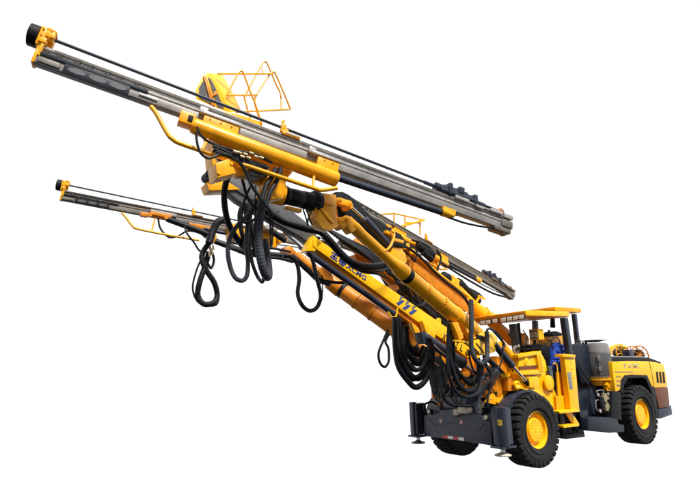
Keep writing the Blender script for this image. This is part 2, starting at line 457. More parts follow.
b = B(); b.prism(*plate([(519.5,366.5),(537,365),(537,368.8),(519.5,370)], -.965, .02), .002); b.prism(*plate([(522,375.5),(535,375),(536,380),(522,380)], -.965, .02), .002)  # flat brown strips stand in for shade in the casting's recesses
b.prism(*plate([(546,371),(549.5,371),(553,392),(549.5,392)], -.965, .02), .002); b.build('recess_shade', RUST, cast)
b = B(); b.lathe(at(521,361,-.85), V((-.5,-1,.1)), [(-.1,.13),(.04,.135),(.10,.11),(.12,.07),(.12,0)], 28); b.build('pipe_flange', YEL, cast)
b = B(); b.prism(*plate([(529,377),(538,376.5),(539,387),(530,388)], -1.06, .12), .012); b.build('cylinder_anchor', YEL, cast)
for u0, v0, m_, r_ in ((500,383,ORG,.06),(505,379,ORG,.05),(489,388,ORG,.07),(494,393,BLK,.06),(484,392,ORG,.05),(476,384,ORG,.06),(470,380,BLK,.06),(464,386,ORG,.05),(458,389,BLK,.06),(453,383,ORG,.045),(449,378,ORG,.05),(497,400,BLK,.05),(488,396,SILV,.02),(479,378,SILV,.02),(503,388,BRS,.02),(510,384,ORG,.04)):
    p = at(u0,v0,-.62); q = p+V((random.uniform(-.1,.1),-.12,random.uniform(-.08,.08))); x = B(); x.lathe(p, q-p, [(0,r_*.8),(.06,r_*.8),(.065,r_*1.2),(.11,r_*1.2),(.115,r_*.6),(.15,r_*.5),(.15,0)], 14)
    x.box8(p+V((.0,.02,-.03)), V((r_,0,0)), V((0,r_*.8,0)), V((0,0,r_*1.5)), .01); x.build('valve_fitting', m_, rig)
for k_ in range(9):
    u0 = 452+k_*6; hose([(u0,372+k_%3*2),(u0+3+(k_%2)*4,384),(u0-2,394+(k_%3)*2),(u0+4-(k_%3)*4,404)], -.7, .013)
# canopy
b = B()
zf = 3.0
fl, fr = at(472,323.5,.9), at(526,313,-1.05)
nr = at(569.5,314,-1.05); far_r = V((nr.x+.0, .9, nr.z+.02)); fl = V((fr.x,.95,fr.z-.02))
h = V((0,0,.115))
top = [fl, fr, nr, far_r]
b.prism([p - h*.5 for p in top], h, .02)
canopy = b.build('canopy', YEL, rig)
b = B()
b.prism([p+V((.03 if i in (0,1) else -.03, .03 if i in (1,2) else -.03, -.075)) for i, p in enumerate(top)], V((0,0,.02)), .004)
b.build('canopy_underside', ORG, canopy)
# front lamp strip
dy = (fl-fr); n = 9
b = B(); b.prism([fr+V((-.012,.02,-.05)), fl+V((-.012,0,-.05)), fl+V((-.012,0,.045)), fr+V((-.012,.02,.045))], V((.02,0,0)), .004)
strip = b.build('lamp_strip', ORG, canopy)  # shade of the canopy's front put into the darker amber
for u in (482.6,488.2,495,503.4,509.6,515.6,521.4):
    vv = 322.8 + (u-482.6)*(-5.9/38.8)
    p = atx(u, vv, fr.x-.02)
    hs = B().box8(p+V((.006,0,0)), V((.012,0,0)), V((0,.085,0)), V((0,0,.056)), .006).build('work_light', BLK, canopy)
    B().box8(p, V((.012,0,0)), V((0,.066,0)), V((0,0,.043)), .012).build('light_glass', WHT, canopy)
# raised rear roof piece on the far side
b = B()
r0 = at(555,308,-.55); 
z = r0.z
q = [V((r0.x,-.55,z)), V((r0.x+1.05,-.6,z)), V((r0.x+1.05,.7,z)), V((r0.x,.7,z))]
b.prism([p-V((0,0,.075)) for p in q], V((0,0,.11)), .015)
b.build('rear_canopy', YOR, rig)
# posts
b = B(); pn = at(567,330,-1.0)
b.beam(at(563.8,318,-1.0), at(569.2,356,-1.0), .13, .14, .012, up=V((1,0,0)))
b.build('canopy_post', NAVY, rig)
b = B(); b.beam(at(574,314,-.35), at(577.5,344,-.35), .10, .10, .01, up=V((1,0,0))); b.build('canopy_post', NAVY, rig)
b = B(); b.beam(at(513,324,-.55), at(516.5,351,-.55), .13, .14, .01, up=V((1,0,0))); b.build('canopy_post', NAVY, rig)
b = B(); b.beam(at(518.5,323,-.5), at(521,352,-.5), .05, .05, .01, up=V((1,0,0))); b.build('canopy_post', BLK, rig)
b = B(); b.beam(at(535,321,.5), at(535.5,345,.5), .12, .12, .01, up=V((1,0,0))); b.build('canopy_post', NAVY, rig)
b = B(); b.cyl(at(552.5,317,-.6), at(552.8,327.5,-.6), .05, .06); b.build('beacon', BLK, rig)
# door pillar, sill and interior
b = B()
b.prism(*plate([(564,354.5),(574.5,355.5),(575.2,361),(579.6,411),(571,411),(565,362)], -1.13, .12), .01)
pil = b.build('door_pillar', YEL, rig)
b = B()
b.prism(*plate([(563,353.8),(575.5,354.8),(575.6,357.5),(563,356.8)], -1.17, .2), .006)
b.build('pillar_cap', YEL, pil)
for u, v in ((570.5,357),(571,363),(572,369),(573.5,378)):
    B().cyl(at(u,v,-1.13), at(u,v,-1.13)-V((0,.014,0)), .014, n=6).build('bolt', ORG, pil)
b = B(); b.prism(*plate([(567.2,372),(571,372),(573,389),(569.5,389)], -1.135, .02), .002); b.build('pillar_plate', LGRY, pil)
b = B()
b.prism(*plate([(557.5,372),(566,372),(569,411),(560,411)], -.95, .05), .006)
b.box(.85,1.55,-.9,-.2,1.0,1.1,.01)
b.prism(*plate([(556,396),(574,395),(575,409),(557,411)], -1.0, .04), .01)
b.build('door_panel', YOR, rig)
b = B(); b.prism(*plate([(559,411.5),(579.6,409.5),(580,411.8),(560,413.8)], -1.25, .55), .006); b.build('floor_sill', YEL, rig)
b = B(); b.tube(pl([(553,364),(555.5,363.5),(557.3,368),(558,385),(559.2,402)], -1.08), .014, 8); b.build('grab_rail', YEL, rig)
# steps
b = B()
b.prism(*plate([(559,412),(563,412),(568,438),(563.5,439)], -1.12, .04)); b.prism(*plate([(575,412),(579.5,412),(585,436),(579,437)], -1.0, .04))
b.prism(*plate([(567,436.2),(584.5,434),(585,437),(566.5,439.2)], -1.3, .32), .004)
b.prism(*plate([(560,413),(576,413),(580,436),(566,438)], -.88, .02), .002)
st = b.build('step_ladder', BLK, rig)
b = B(); b.prism(*plate([(563.5,425.5),(579,424),(579.3,426.2),(563.8,428)], -1.25, .28), .004)
b.prism(*plate([(567,413),(572,413),(579.5,424),(574,424.3)], -1.1, .05), .004)
b.build('step_tread', YEL, st)

# operator station
b = B()
b.prism(*plate([(546,335.5),(562.5,335),(564.5,352),(546.5,353)], .1, .5), .02)
b.lathe(at(525,341,-.35), V((0,1,.2)), [(0,.0),(.0,.15),(.03,.17),(.12,.17),(.14,.0)], 28)
b.prism(*plate([(521,340),(529,341),(531,355),(523,356)], -.4, .25), .02)
b.build('inner_housing', YOR, rig)
b = B()
b.box8(at(536.5,334.6,-.7), V((.10,0,0)), V((0,.12,0)), V((0,0,.12)), .012)
lb = b.build('search_light', YEL, rig)
c = at(536.5,334.6,-.7)
B().box8(c+V((-.105,0,0)), V((.008,0,0)), V((0,.095,0)), V((0,0,.095)), .006).build('light_bezel', GRYP, lb)
B().box8(c+V((-.117,0,-.005)), V((.006,0,0)), V((0,.075,0)), V((0,0,.06)), .012).build('light_glass', LENS, lb)
B().beam(at(535,340,-.65), at(535,347,-.65), .04, .04, .004, up=V((1,0,0))).build('light_bracket', BLK, lb)
b = B()
b.prism(*plate([(531,346),(538,344),(548,345),(551,356),(553,372),(545,366),(541,352),(532,352)], -.75, .5), .02)
b.prism(*plate([(526,348.5),(543,346.8),(543.5,348.2),(526,350)], -.85, .3), .004)
con = b.build('control_console', BLK, rig)
for i in range(6):
    u = 533+i*2.2; B().cyl(at(u,347,-.8), at(u+.3,340+(i%3),-.8), .012, n=8).build('control_lever', BLK, con)
B().prism(*plate([(548.3,366),(552.3,366.5),(553.5,379),(550.4,378)], -1.0, .04), .005).build('display_screen', GLS, con)
B().tube(pl([(551,341),(554,338),(558,338),(560,344),(558,350),(554,351),(551,347),(551,341)], -.55), .012, 8).build('steering_wheel', BLK, rig)
b = B()
b.prism(*plate([(552,333.5),(556,331),(562,333),(562,336),(553,336)], -.3, .3), .01); b.beam(at(549,330,-.3), at(549,336,-.3), .04, .04, .004, up=V((1,0,0)))
b.build('seat_headrest', BLK, rig)

# blue sheet over the seat: a thing that could be lifted away
bm = bmesh.new(); N = 16; G = []
outl = [(556,344),(559,342.5),(563,345),(566,352),(567,362),(567,371.5),(561,373),(553,371),(552.5,362),(554,352)]
cpt = V((0,0,0))
for p in outl: cpt += at(p[0], p[1], -.82)
cpt /= len(outl)
ring = spline([at(u, v, -.82) for u, v in outl+[outl[0]]], 5)[:-1]
prev = None
for k, (sc, off) in enumerate(((1,.10),(1.0,.02),(.88,-.005),(.68,-.015),(.45,-.02),(.2,-.03))):
    row = [bm.verts.new(cpt+(p-cpt)*sc+V((0,off+.03*math.sin(i*2.3+k*1.1)+.018*math.sin(i*5.1-k*2),0))) for i, p in enumerate(ring)]
    if prev:
        for i in range(len(ring)):
            j = (i+1) % len(ring); bm.faces.new((prev[i], prev[j], row[j], row[i]))
    else: bm.faces.new(row)
    prev = row
bm.faces.new(prev)
sh = B(); sh._join(bm); sheet = sh.build('plastic_sheet', BLUE, None, ang=70)
sheet['label'] = 'crumpled blue plastic sheet draped over the seat in the open cab'; sheet['category'] = 'plastic sheet'

# ================================================================== MIDDLE
b = B()
b.prism(*plate([(569,346),(577,343.5),(588,345),(590,352),(591,383),(582,384),(573,360)], -.8, .7), .02)
b.prism(*plate([(574,395),(590,388),(592,418),(578,420)], -.85, .6), .03)
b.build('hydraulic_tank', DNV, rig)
b = B()
for i in range(4):
    u = 577+i*3; b.cyl(at(u,342.5-(i%2),-.6), at(u,346,-.6), .03)
b.box8(at(578,341,-.5), V((.05,0,0)), V((0,.05,0)), V((0,0,.04)), .01)
b.build('tank_fittings', GRY, rig)
c0 = at(599,380.5,-.75)
ht = (at(599,380.5,-.75)-at(599,343,-.75)).length
k = ht/.90
b = B(); b.lathe(c0+V((0,0,.06)), V((0,0,1)), [(0,.31),(.04,.335),(.55*k,.335),(.56*k,.34),(.60*k,.34),(.78*k,.31),(.80*k,.25)], 48)
air = b.build('air_cleaner', LGRY, rig)
b = B(); b.lathe(c0+V((0,0,.06)), V((0,0,1)), [(.05,.338),(.06,.342),(.54*k,.342),(.55*k,.338)], 48, close=False); b.build('cleaner_mesh', MESH, air)
b = B(); b.lathe(c0+V((0,0,.0)), V((0,0,1)), [(.885*k,.12),(.905*k,.20),(.92*k,.31),(.925*k,.31),(.94*k,.18),(.95*k,0)], 40); b.build('rain_cap', GRY, air)
b = B()
d = (CAM-c0); d.z = 0; d.normalize(); sd = d.cross(V((0,0,1)))
for hh, w, hgt in ((.50,.035,.06),(.26,.035,.05)):
    b.box8(c0+d*.352-sd*.06+V((0,0,hh*k)), d*.016, sd*w, V((0,0,hgt)), .006)
b.box8(c0+d*.345-sd*.06+V((0,0,.36*k)), d*.010, sd*.012, V((0,0,.24*k)), .003)
b.build('clamp', LGRY, air)
b = B(); b.lathe(c0, V((0,0,1)), [(-.12,.21),(-.11,.26),(.0,.27),(.01,.37),(.035,.375),(.05,.37),(.055,0)], 48)
b.build('cleaner_base', YOR, air)
b = B(); b.beam(at(605,383,-1.0), at(615,395,-1.0), .09, .10); b.prism(*plate([(606,386),(613,386),(616,396),(608,393)], -1.02, .05)); b.build('cleaner_bracket', YOR, air)
# valves in the dark gap
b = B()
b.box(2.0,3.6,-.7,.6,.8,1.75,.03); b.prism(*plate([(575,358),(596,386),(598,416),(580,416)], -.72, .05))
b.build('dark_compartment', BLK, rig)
for i, (u, v, m, s) in enumerate(((598,395,SILV,.022),(604,398,BRS,.06),(608,394,SILV,.02),(601,402,BLK,.06),(606,407,BRS,.055),(600,411,SILV,.025),(610,402,SILV,.018),(611,410,BLK,.05),(603,405,SILV,.02),(609,399,BRS,.03))):
    s *= 1.35; p = at(u, v, -1.08); x = B(); x.cyl(p+V((-s*.3,0,-s*1.2)), p+V((s*.3,0,s*1.2)), s*.8, n=12); x.box8(p, V((s*1.2,0,0)), V((0,s*.6,0)), V((0,0,s*.5)), .004)
    x.build('valve', m, rig)
b = B()
for pts in ([(597,394),(597,391),(603,390.5),(603,397)], [(600,400),(596,401),(597,410),(602,412)], [(608,391),(612,392),(612,400),(607,402)], [(605,412),(610,414),(613,408)]):
    b.tube(pl(pts, -1.05), .009, 8)
b.build('valve_pipe', SILV, rig)
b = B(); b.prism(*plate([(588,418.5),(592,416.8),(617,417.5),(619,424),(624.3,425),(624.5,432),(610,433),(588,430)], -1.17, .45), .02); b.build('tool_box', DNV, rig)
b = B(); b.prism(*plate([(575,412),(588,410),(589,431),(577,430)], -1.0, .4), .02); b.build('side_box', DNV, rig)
for pts, r_ in (([(571,352),(578,368),(592,384),(597,400)],.016), ([(573,360),(582,378),(594,390)],.02), ([(577,362),(588,380),(597,388)],.012)):
    B().tube(pl(pts, -.9), r_, 8).build('hydraulic_hose', RUB, rig)

# ================================================================== REAR HOOD
b = B()
YH = -1.17
hood_o = [(611.8,361.8),(630,361),(649,361.3),(655,362.2),(663.5,364),(666,374),(667.8,387),(654.5,388),(651.5,385.5),(648,377),(647,375.5),(630,375),(625.5,376),(622,381),(620.5,390),(615.6,392),(614,380)]
b.prism([at(u,v,YH) for u,v in hood_o], V((0,.30,0)), .018)
# top skin sloping inwards
pA, pB, pC = at(611.8,361.8,YH), at(649,361.3,YH), at(663.5,364,YH)
hood = b.build('engine_hood', YEL, rig)
b = B()
b.box(pA.x+.05, pC.x-.1, -.9, 1.0, 1.1, pA.z-.03, .03); b.build('engine_bay', BLK, rig)
b = B()
tA, tB, tC = at(611,357,-1.05), at(649,357.5,-1.05), at(661,362,-1.05)
b.prism([tA, tB, tC, tC-V((0,0,.06)), pB+V((0,.1,-.02)), pA+V((0,.1,-.02))], V((0,2.1,0)), .02)
b.build('hood_top', BLK, rig)
b = B(); b.prism([tA+V((.0,.1,.03)), tB+V((0,.1,.03)), tB+V((0,.1,-.02)), tA+V((0,.1,-.02))], V((0,.35,0)), .01); b.build('hood_rail', LGRY, rig)
# seam, vents
b = B(); b.tube([at(649,361,YH-.002), at(652,374,YH-.002), at(654.3,388,YH-.002)], .008, 6, sub=0); b.build('hood_seam', BLKP, hood)
for i in range(3):
    u = 657+i*3.15
    pts = [(u-.9,371.5+i*.15),(u+.9,371.5+i*.15),(u+2.2,382.6+i*.2),(u+.2,382.8+i*.2)]
    B().prism([at(a,c,YH-.006) for a,c in pts], V((0,.02,0)), .002).build('air_vent', BLK, hood)
# wheel arch
b = B()
arch = [(620.5,392),(621.3,380),(625,375.2),(647.3,375.2),(651.7,385.5),(655.5,389),(658,418),(655,419),(651,392),(646,379),(642,377.6),(628,378.3),(624.5,384),(623,392)]
b.prism([at(u,v,YH-.012) for u,v in arch], V((0,.32,0)), .01); b.build('wheel_arch', BLK, rig)
b = B(); b.box(WB-.75,WB+.75,-.86,-.8,.5,1.62,.01); b.build('inner_arch', BLK, rig)
b = B(); b.prism([at(u,v,YH+.01) for u,v in [(654.8,388.2),(667.8,387.2),(669.8,404),(668.5,407),(659,408.5)]], V((0,.3,0)), .015); b.build('rear_panel', RUST, rig)
b = B(); b.prism([at(u,v,YH) for u,v in [(658.5,409),(669,407.5),(671.2,405),(673,414.6),(662,418.7),(658.5,418.8)]], V((0,2.2,0)), .03); b.build('rear_counterweight', NAVY, rig)
b = B(); b.prism([at(u,v,YH) for u,v in [(612.5,391),(620.5,391.5),(622,420),(611,420)]], V((0,.3,0)), .01); b.build('side_skirt', BLK, rig)
# markings
ux = (at(650,362,YH)-at(615,362,YH)).normalized(); uz = V((0,0,1))
h1 = (at(628,363.8,YH)-at(628,368,YH)).length
text('XCMG', at(627.6,368.2,YH), ux, uz, h1, LGP, hood, width=(at(639,367,YH)-at(627.6,367,YH)).length, bold=.02)
b = B(); e = at(624.8,366,YH)+V((0,-.002,0)); b.beam(e+V((-.05,0,.06)), e+V((-.02,0,-.06)), .002, .03, 0); b.beam(e+V((.0,0,.06)), e+V((.03,0,-.06)), .002, .03, 0); b.beam(e+V((.05,0,.06)), e+V((.0,0,.0)), .002, .03, 0)
b.build('emblem', LGP, hood)
text('TUNNEL DRILL EQUIPMENT', at(614.6,372.8,YH), ux, uz, .045, GRYP, hood, width=(at(633,372,YH)-at(614.6,372,YH)).length) if False else None
b = B()
for i in range(16):
    u = 615+i*1.15; b.box8(at(u,372.1,YH)+V((0,-.001,0)), V((.02,0,0)), V((0,.002,0)), V((0,0,.014)), 0)
for v, a, c in ((376.7,616.5,620.7),(381.2,616.6,620.6),(385.5,617,619.6)):
    for i in range(4):
        u = a+(c-a)*i/3; b.box8(at(u,v,YH)+V((0,-.001,0)), V((.018,0,0)), V((0,.002,0)), V((0,0,.022)), 0)
b.build('small_lettering', GRYP, hood)
# reels above the hood
def reel(u, v, y, r, m, ax=V((.5,1,0))):
    c = at(u, v, y); d, s, w_ = frame(ax); b = B()
    for off in (-.14,.14):
        ring = [c+d*off+s*(r*math.cos(t*math.pi/14))+w_*(r*math.sin(t*math.pi/14)) for t in range(29)]
        b.tube(ring, .018, 8, sub=0)
        for t in range(4):
            a = t*math.pi/4+.2; e = s*(r*math.cos(a))+w_*(r*math.sin(a)); b.cyl(c+d*off-e, c+d*off+e, .013, n=8)
    o = b.build('cable_reel', m, rig)
    B().cyl(c-d*.13, c+d*.13, r*.62, n=28).build('wound_cable', RUB, o)
reel(636.5,355.5,-.25,.27,ORG)
reel(619.5,353,-.2,.20,YOR)
b = B(); b.prism(*plate([(609,350),(612,347),(617,344.5),(623,343.6),(622.5,345.5),(617,347),(613,351),(612,354),(609,355)], -.6, .12), .01)
b.build('hose_guard', YOR, rig)
B().tube(pl([(608,356),(611,348),(618,346),(625,347)], -.5), .05, 12).build('hose_guard_pipe', YEL, rig)
B().box8(at(628,353.5,-.5), V((.13,0,0)), V((0,.1,0)), V((0,0,.10)), .02).build('reel_motor', NAVY, rig)

# ================================================================== DRILL FEEDS
def feed(P0, P1, k, y0, y1, rodend, full=True, carriage=0, label=None, tip=YOR, nose=True, bm_=ALU):
    """P0 front end, P1 rear end of the beam axis; local (s, a, b) = along, towards the near side, up"""
    e1 = (P1-P0).normalized(); a_ = e1.cross(V((0,0,1))).normalized()
    if a_.y > 0: a_ = -a_
    up = a_.cross(e1).normalized()
    if up.z < 0: up = -up
    L = (P1-P0).length/k
    def W(s, a, b_): return P0+e1*(s*k)+a_*(a*k)+up*(b_*k)
    def bx_(B_, s0, s1, a0, a1, b0, b1, bev=.006):
        c = W((s0+s1)/2,(a0+a1)/2,(b0+b1)/2)
        return B_.box8(c, e1*((s1-s0)/2*k), a_*((a1-a0)/2*k), up*((b1-b0)/2*k), bev)
    B_ = B()
    half = [(.085,.100),(.085,.074),(.052,.064),(.052,.040),(.094,.004),(.094,-.012),(.080,-.018),(.080,-.03),(.088,-.036),(.088,-.10),(.06,-.108)]
    half = [(.085,.100),(.085,.074),(.052,.060),(.052,.045),(.094,.004),(.094,-.012),(.080,-.018),(.080,-.03),(.088,-.036),(.088,-.135),(.07,-.142)]
    prof = half+[(-.02,-.142),(-.03,-.10),(-.07,-.02),(-.052,.04),(-.052,.064),(-.085,.074),(-.085,.100)]
    B_.prism([W(0,a,c) for a, c in prof], e1*(L*k), .0)
    fb = B_.build('feed_beam', bm_, rig, label)
    def add(name, m, bb, lab=None): return bb.build(name, m, fb, lab)
    t = B(); bx_(t,.15,L-.2,.05,.0875,.078,.103); bx_(t,.15,L-.2,-.0875,-.05,.078,.103)
    add('slide_rail', ALUD, t)
    t = B(); bx_(t,.0,L-.02,.086,.0905,-.133,-.038,.001); add('side_plate', ALUM if bm_ == ALU else ALUD, t)
    # front drum and centraliser
    if nose:
        t = B(); t.lathe(W(-.165,0,.225), e1, [(0,.09*k),(.012,.13*k),(.05*k,.132*k),(.11*k,.132*k),(.115*k,.11*k)], 36); add('rubber_collar', BLK, t)
        t = B()
        bx_(t,-.05,.02,-.09,.10,.09,.335); bx_(t,.01,.10,.02,.10,.20,.345); bx_(t,.01,.09,-.10,-.02,.16,.345); bx_(t,.0,.11,-.10,.10,.30,.335)
        bx_(t,-.02,.045,-.05,.09,-.02,.14); bx_(t,-.02,.015,-.05,.10,-.15,.02); bx_(t,.01,.04,.085,.11,-.05,.14); bx_(t,-.03,.05,.05,.12,.12,.18)
        bx_(t,.02,.11,.05,.115,.22,.28)
        cf = add('centraliser', tip, t)
        t = B()
        for bb in (.13,.21,.3):
            for ss in (-.02,.06): p = W(ss,.10,bb); t.cyl(p, p+a_*(.015*k), .010*k, n=6, bev=.002)
        add('centraliser_bolts', ORG, t)
        t = B(); bx_(t,.03,1.22,.094,.108,-.030,.012); bx_(t,.30,1.02,.088,.106,-.145,-.030); bx_(t,.02,1.05,.06,.102,-.156,-.143); add('tip_guard', BLK if not full else DNV, t)
        for i in range(3):
            c = W(.44+.225*i,.106,-.085); o = B(); n = 20
            A = [o.bm.verts.new(c+e1*(.098*k*math.cos(2*math.pi*q/n))+up*(.034*k*math.sin(2*math.pi*q/n))) for q in range(n)]
            D = [o.bm.verts.new(v.co+a_*(.004*k)) for v in A]; o.bm.faces.new(A); o.bm.faces.new(D[::-1])
            for q in range(n): o.bm.faces.new((A[q], A[(q+1)%n], D[(q+1)%n], D[q]))
            add('guard_window', GRY, o)
    t = B(); bx_(t,.03,.26,.085,.112,-.125,-.06); add('wear_plate', ALUD, t)
    for i in range(6):
        c = W(.22+.165*i+(.03 if i%2 else 0),.07,.022); t = B(); t.cyl(c, c+a_*(.03*k)+up*(.012*k), .030*k, n=16); add('roller', BLK, t)
    if full:
        t = B(); bx_(t,1.13,1.35,.088,.108,-.09,-.06); bx_(t,.12,L-.3,.05,.066,.042,.060,.002); add('wear_highlight_strip', SILV if bm_ == ALU else ALU, t)  # long bright strip puts the ledge's highlight into the colour
    # drill steel with its chuck
    se = 5.6
    if nose: t = B(); t.cyl(W(.0,0,.27), W(se,0,.215), .021*k, n=12); t.cyl(W(se-.25,0,.217), W(se,0,.215), .03*k, n=12); add('drill_steel', NAVY, t)
    # mid guide claw
    t = B(); bx_(t,2.95,3.22,.06,.11,.10,.145); bx_(t,2.93,3.0,.03,.10,.13,.25); bx_(t,2.93,2.97,.02,.07,.24,.33); bx_(t,3.0,3.04,.04,.08,.14,.20); add('rod_guide', YOR, t)
    t = B(); bx_(t,3.0,3.2,.105,.118,.115,.138); add('guide_rollers', CRM, t)
    # rock drill
    t = B()
    t.cyl(W(5.55,0,.21), W(5.72,0,.21), .075*k); bx_(t,5.68,6.15,-.09,.09,.13,.27,.02); bx_(t,5.8,6.35,-.06,.1,.12,.24,.02); bx_(t,5.95,6.05,-.05,.12,.2,.31,.01)
    t.cyl(W(6.1,0,.19), W(6.55,0,.18), .055*k); t.cyl(W(5.62,.06,.16), W(6.3,.08,.16), .045*k)
    bx_(t,5.75,5.82,-.1,.12,.12,.31,.01); bx_(t,6.25,6.32,-.08,.12,.12,.27,.01)
    add('rock_drill', BLK if not full else NAVY, t)
    t = B()
    for j in range(4):
        t.tube([W(6.3,.02*j-.04,.2+.01*j), W(6.5,.02*j-.03,.22-.01*j), W(6.75,.03*j-.05,.18), W(6.9,.03*j-.05,.13)], .016*k, 8)
    add('drill_hoses', RUB, t)
    t = B(); t.lathe(W(6.87,-.06,.15), a_, [(0,.07*k),(.01,.085*k),(.03,.085*k),(.11*k,.085*k),(.12*k,.07*k)], 28); add('hose_pulley', COP if full else BLK, t)
    t = B()
    bx_(t,5.88,6.15,.06,.125,.085,.135); bx_(t,6.6,6.85,.06,.125,.085,.14); bx_(t,6.15,6.6,.08,.105,.09,.115); bx_(t,6.88,L+.02,.03,.125,.06,.13); bx_(t,6.3,6.45,.10,.13,.06,.10)
    add('drill_cradle', SILV if bm_ == ALU else ALUD, t)
    t = B(); bx_(t,6.72,L+.01,-.09,.10,-.19,-.10,.02); bx_(t,6.85,L+.03,-.05,.115,-.10,.03,.02); t.lathe(W(L-.08,-.04,-.16), a_, [(0,.06*k),(.12*k,.06*k)], 20); add('end_block', ALUD, t)
    # cradle tube, saddles and telescopic rod
    if full:
        t = B(); t.lathe(W(y0,.10,-.245), W(y1,.10,-.30)-W(y0,.10,-.245), [(0,.06*k),(.01,.092*k),(.05,.104*k),((y1-y0)*k-.02,.108*k),((y1-y0)*k,.095*k)], 36)
        add('feed_cylinder', YOR, t)
        t = B()
        for s0, s1 in ((y0+.12,y0+.58),(y1-.35,y1-.02)):
            bx_(t,s0,s1,.05,.150,-.26,-.055,.012)
        bx_(t,y0-.16,y0+.03,.02,.19,-.29,-.13,.015)
        add('saddle', YOR, t)
        t = B()
        for s0, s1 in ((y0+.1,y0+.60),(y1-.45,y1+.0)):
            bx_(t,s0,s1,.085,.165,-.055,-.015,.004); bx_(t,s0-.05,s0+.05,.10,.16,-.05,.03,.004)
        add('clamp_plate', SILV if bm_ == ALU else ALUD, t)
        t = B(); bx_(t,y0-.06,y0-.0,.188,.205,-.25,-.17); add('hose_port', BLK, t)
        t = B()
        for s0 in (y0+.2,y0+.34,y0+.48,y1-.25,y1-.12):
            p = W(s0,.150,-.10); t.cyl(p, p+a_*.012, .010, n=6, bev=.001)
        add('saddle_bolts', ORG, t)
    else:
        t = B(); bx_(t,y0,y0+.5,.08,.2,-.12,-.03,.015); bx_(t,y0-.22,y0-.05,.06,.22,-.2,-.1,.015); bx_(t,y0-.1,y0+.42,.1,.16,-.17,-.11,.01)
        t.lathe(W(y0+.0,.19,-.13), a_, [(0,.05*k),(.05*k,.05*k)], 20)
        t.lathe(W(y0+.38,.19,-.12), a_, [(0,.055*k),(.05*k,.055*k)], 20)
        bx_(t,y1-.4,y1+.3,-.05,.1,-.22,-.10,.02)
        add('saddle', ORG, t)
        t = B(); bx_(t,y0+.0,y0+.62,.095,.16,-.045,.03,.004); add('clamp_plate', ALU, t)
        t = B(); t.cyl(W(y0+.4,.15,-.14), W(y1+.1,.14,-.34), .075*k, n=20); add('feed_cylinder', RUB, t)
    t = B(); t.cyl(W(y1-.02,.10,-.265 if full else -.2), W(rodend,.10,-.235), .050*k, n=20); t.cyl(W(y1-.02,.05,-.18), W(rodend+.3,.05,-.17), .02*k, n=10); add('cylinder_sleeve', NAVY, t)
    t = B(); t.lathe(W(rodend-.03,.10,-.225), e1, [(0,.055*k),(.02,.07*k),(.10*k,.065*k),(.24*k,.03*k)], 20); bx_(t,rodend,rodend+.24,.04,.11,-.22,-.12,.01); add('rod_anchor', YOR, t)
    t = B(); t.tube([W(rodend+.1,.06,-.26), W(rodend+.5,.05,-.25), W(L-.35,.05,-.18)], .018*k, 8); add('feed_hose', RUB, t)
    # bent guard rail
    t = B()
    if full:
        t.tube([W(1.30,.10,-.19), W(1.38,.13,-.27), W(1.56,.19,-.50), W(1.64,.20,-.56), W(1.8,.20,-.585), W(2.6,.20,-.585), W(3.48,.20,-.585), W(3.62,.20,-.575), W(3.84,.20,-.47)], .029*k, 12, sub=6)
        t.cyl(W(3.5,.20,-.58), W(3.5,.12,-.30), .02*k); t.cyl(W(2.0,.19,-.57), W(2.05,.10,-.3), .02*k)
    else:
        t.tube([W(1.32,.10,-.19), W(1.42,.13,-.28), W(1.60,.19,-.48), W(1.72,.20,-.54), W(2.3,.20,-.56), W(3.2,.20,-.56)], .029*k, 12, sub=6)
        t.cyl(W(2.05,.19,-.55), W(2.08,.12,-.2), .02*k)
    add('guard_rail', YOR, t)
    return fb, W, e1, a_, up

f1, W1, e1, a1, u1 = feed(at(38,55.5,-1.4), at(507,225,-2.5), 1.0, 1.8, 3.86, 5.68, True, label='largest aluminium feed beam, raised above the others')
p0, p1 = at(62,195,4.0), at(345,249.5,3.0)
f2, W2, *_ = feed(p0, p0+(p1-p0).normalized()*6.4, .9, 1.95, 3.3, 4.6, False, bm_=ALUD, label='lower feed beam reaching out to the left')
p0, p1 = at(343,198,1.5), at(512,294.5,1.5)
f3, W3, *_ = feed(p0, p1, (p1-p0).length/7.03, 1.6, 3.9, 5.2, True, nose=False, bm_=ALUD, label='rear feed beam sloping down behind the booms')

# hoses on the cradle of the near feed
for pts, r in (([(197,127),(200,134),(206,140),(216,145),(232,150),(250,153),(262,157),(272,163)],.016),
               ([(196,132),(197,142),(200,152),(207,158),(214,157),(219,154)],.017),
               ([(213,146),(225,151),(240,158),(252,162),(268,168)],.024),
               ([(214,149),(228,155),(244,161),(256,166),(266,172)],.022),
               ([(216,152),(232,157),(248,165),(262,170)],.022),
               ([(232,158),(240,163),(246,172),(252,186),(262,200),(272,213)],.024),
               ([(276,168),(272,176),(266,186),(262,200)],.03), ([(281,168),(277,180),(270,192),(266,206)],.03)):
    hose(pts, -1.98, r)
b = B()
for u, v in ((237,152),(243,153.5),(249,152.5),(254,156),(246,157),(259,157),(233,151),(240,156)):
    p = at(u, v, -2.02); b.cyl(p, p+e1*.06, .018, n=8, bev=.003)
b.build('hose_fitting', BRS, f1)
b = B()
b.prism(*plate([(213,150),(232,150),(248,158),(268,165),(262,173),(240,166),(222,158)], -1.85, .12), .01); b.build('valve_manifold', BLK, rig)

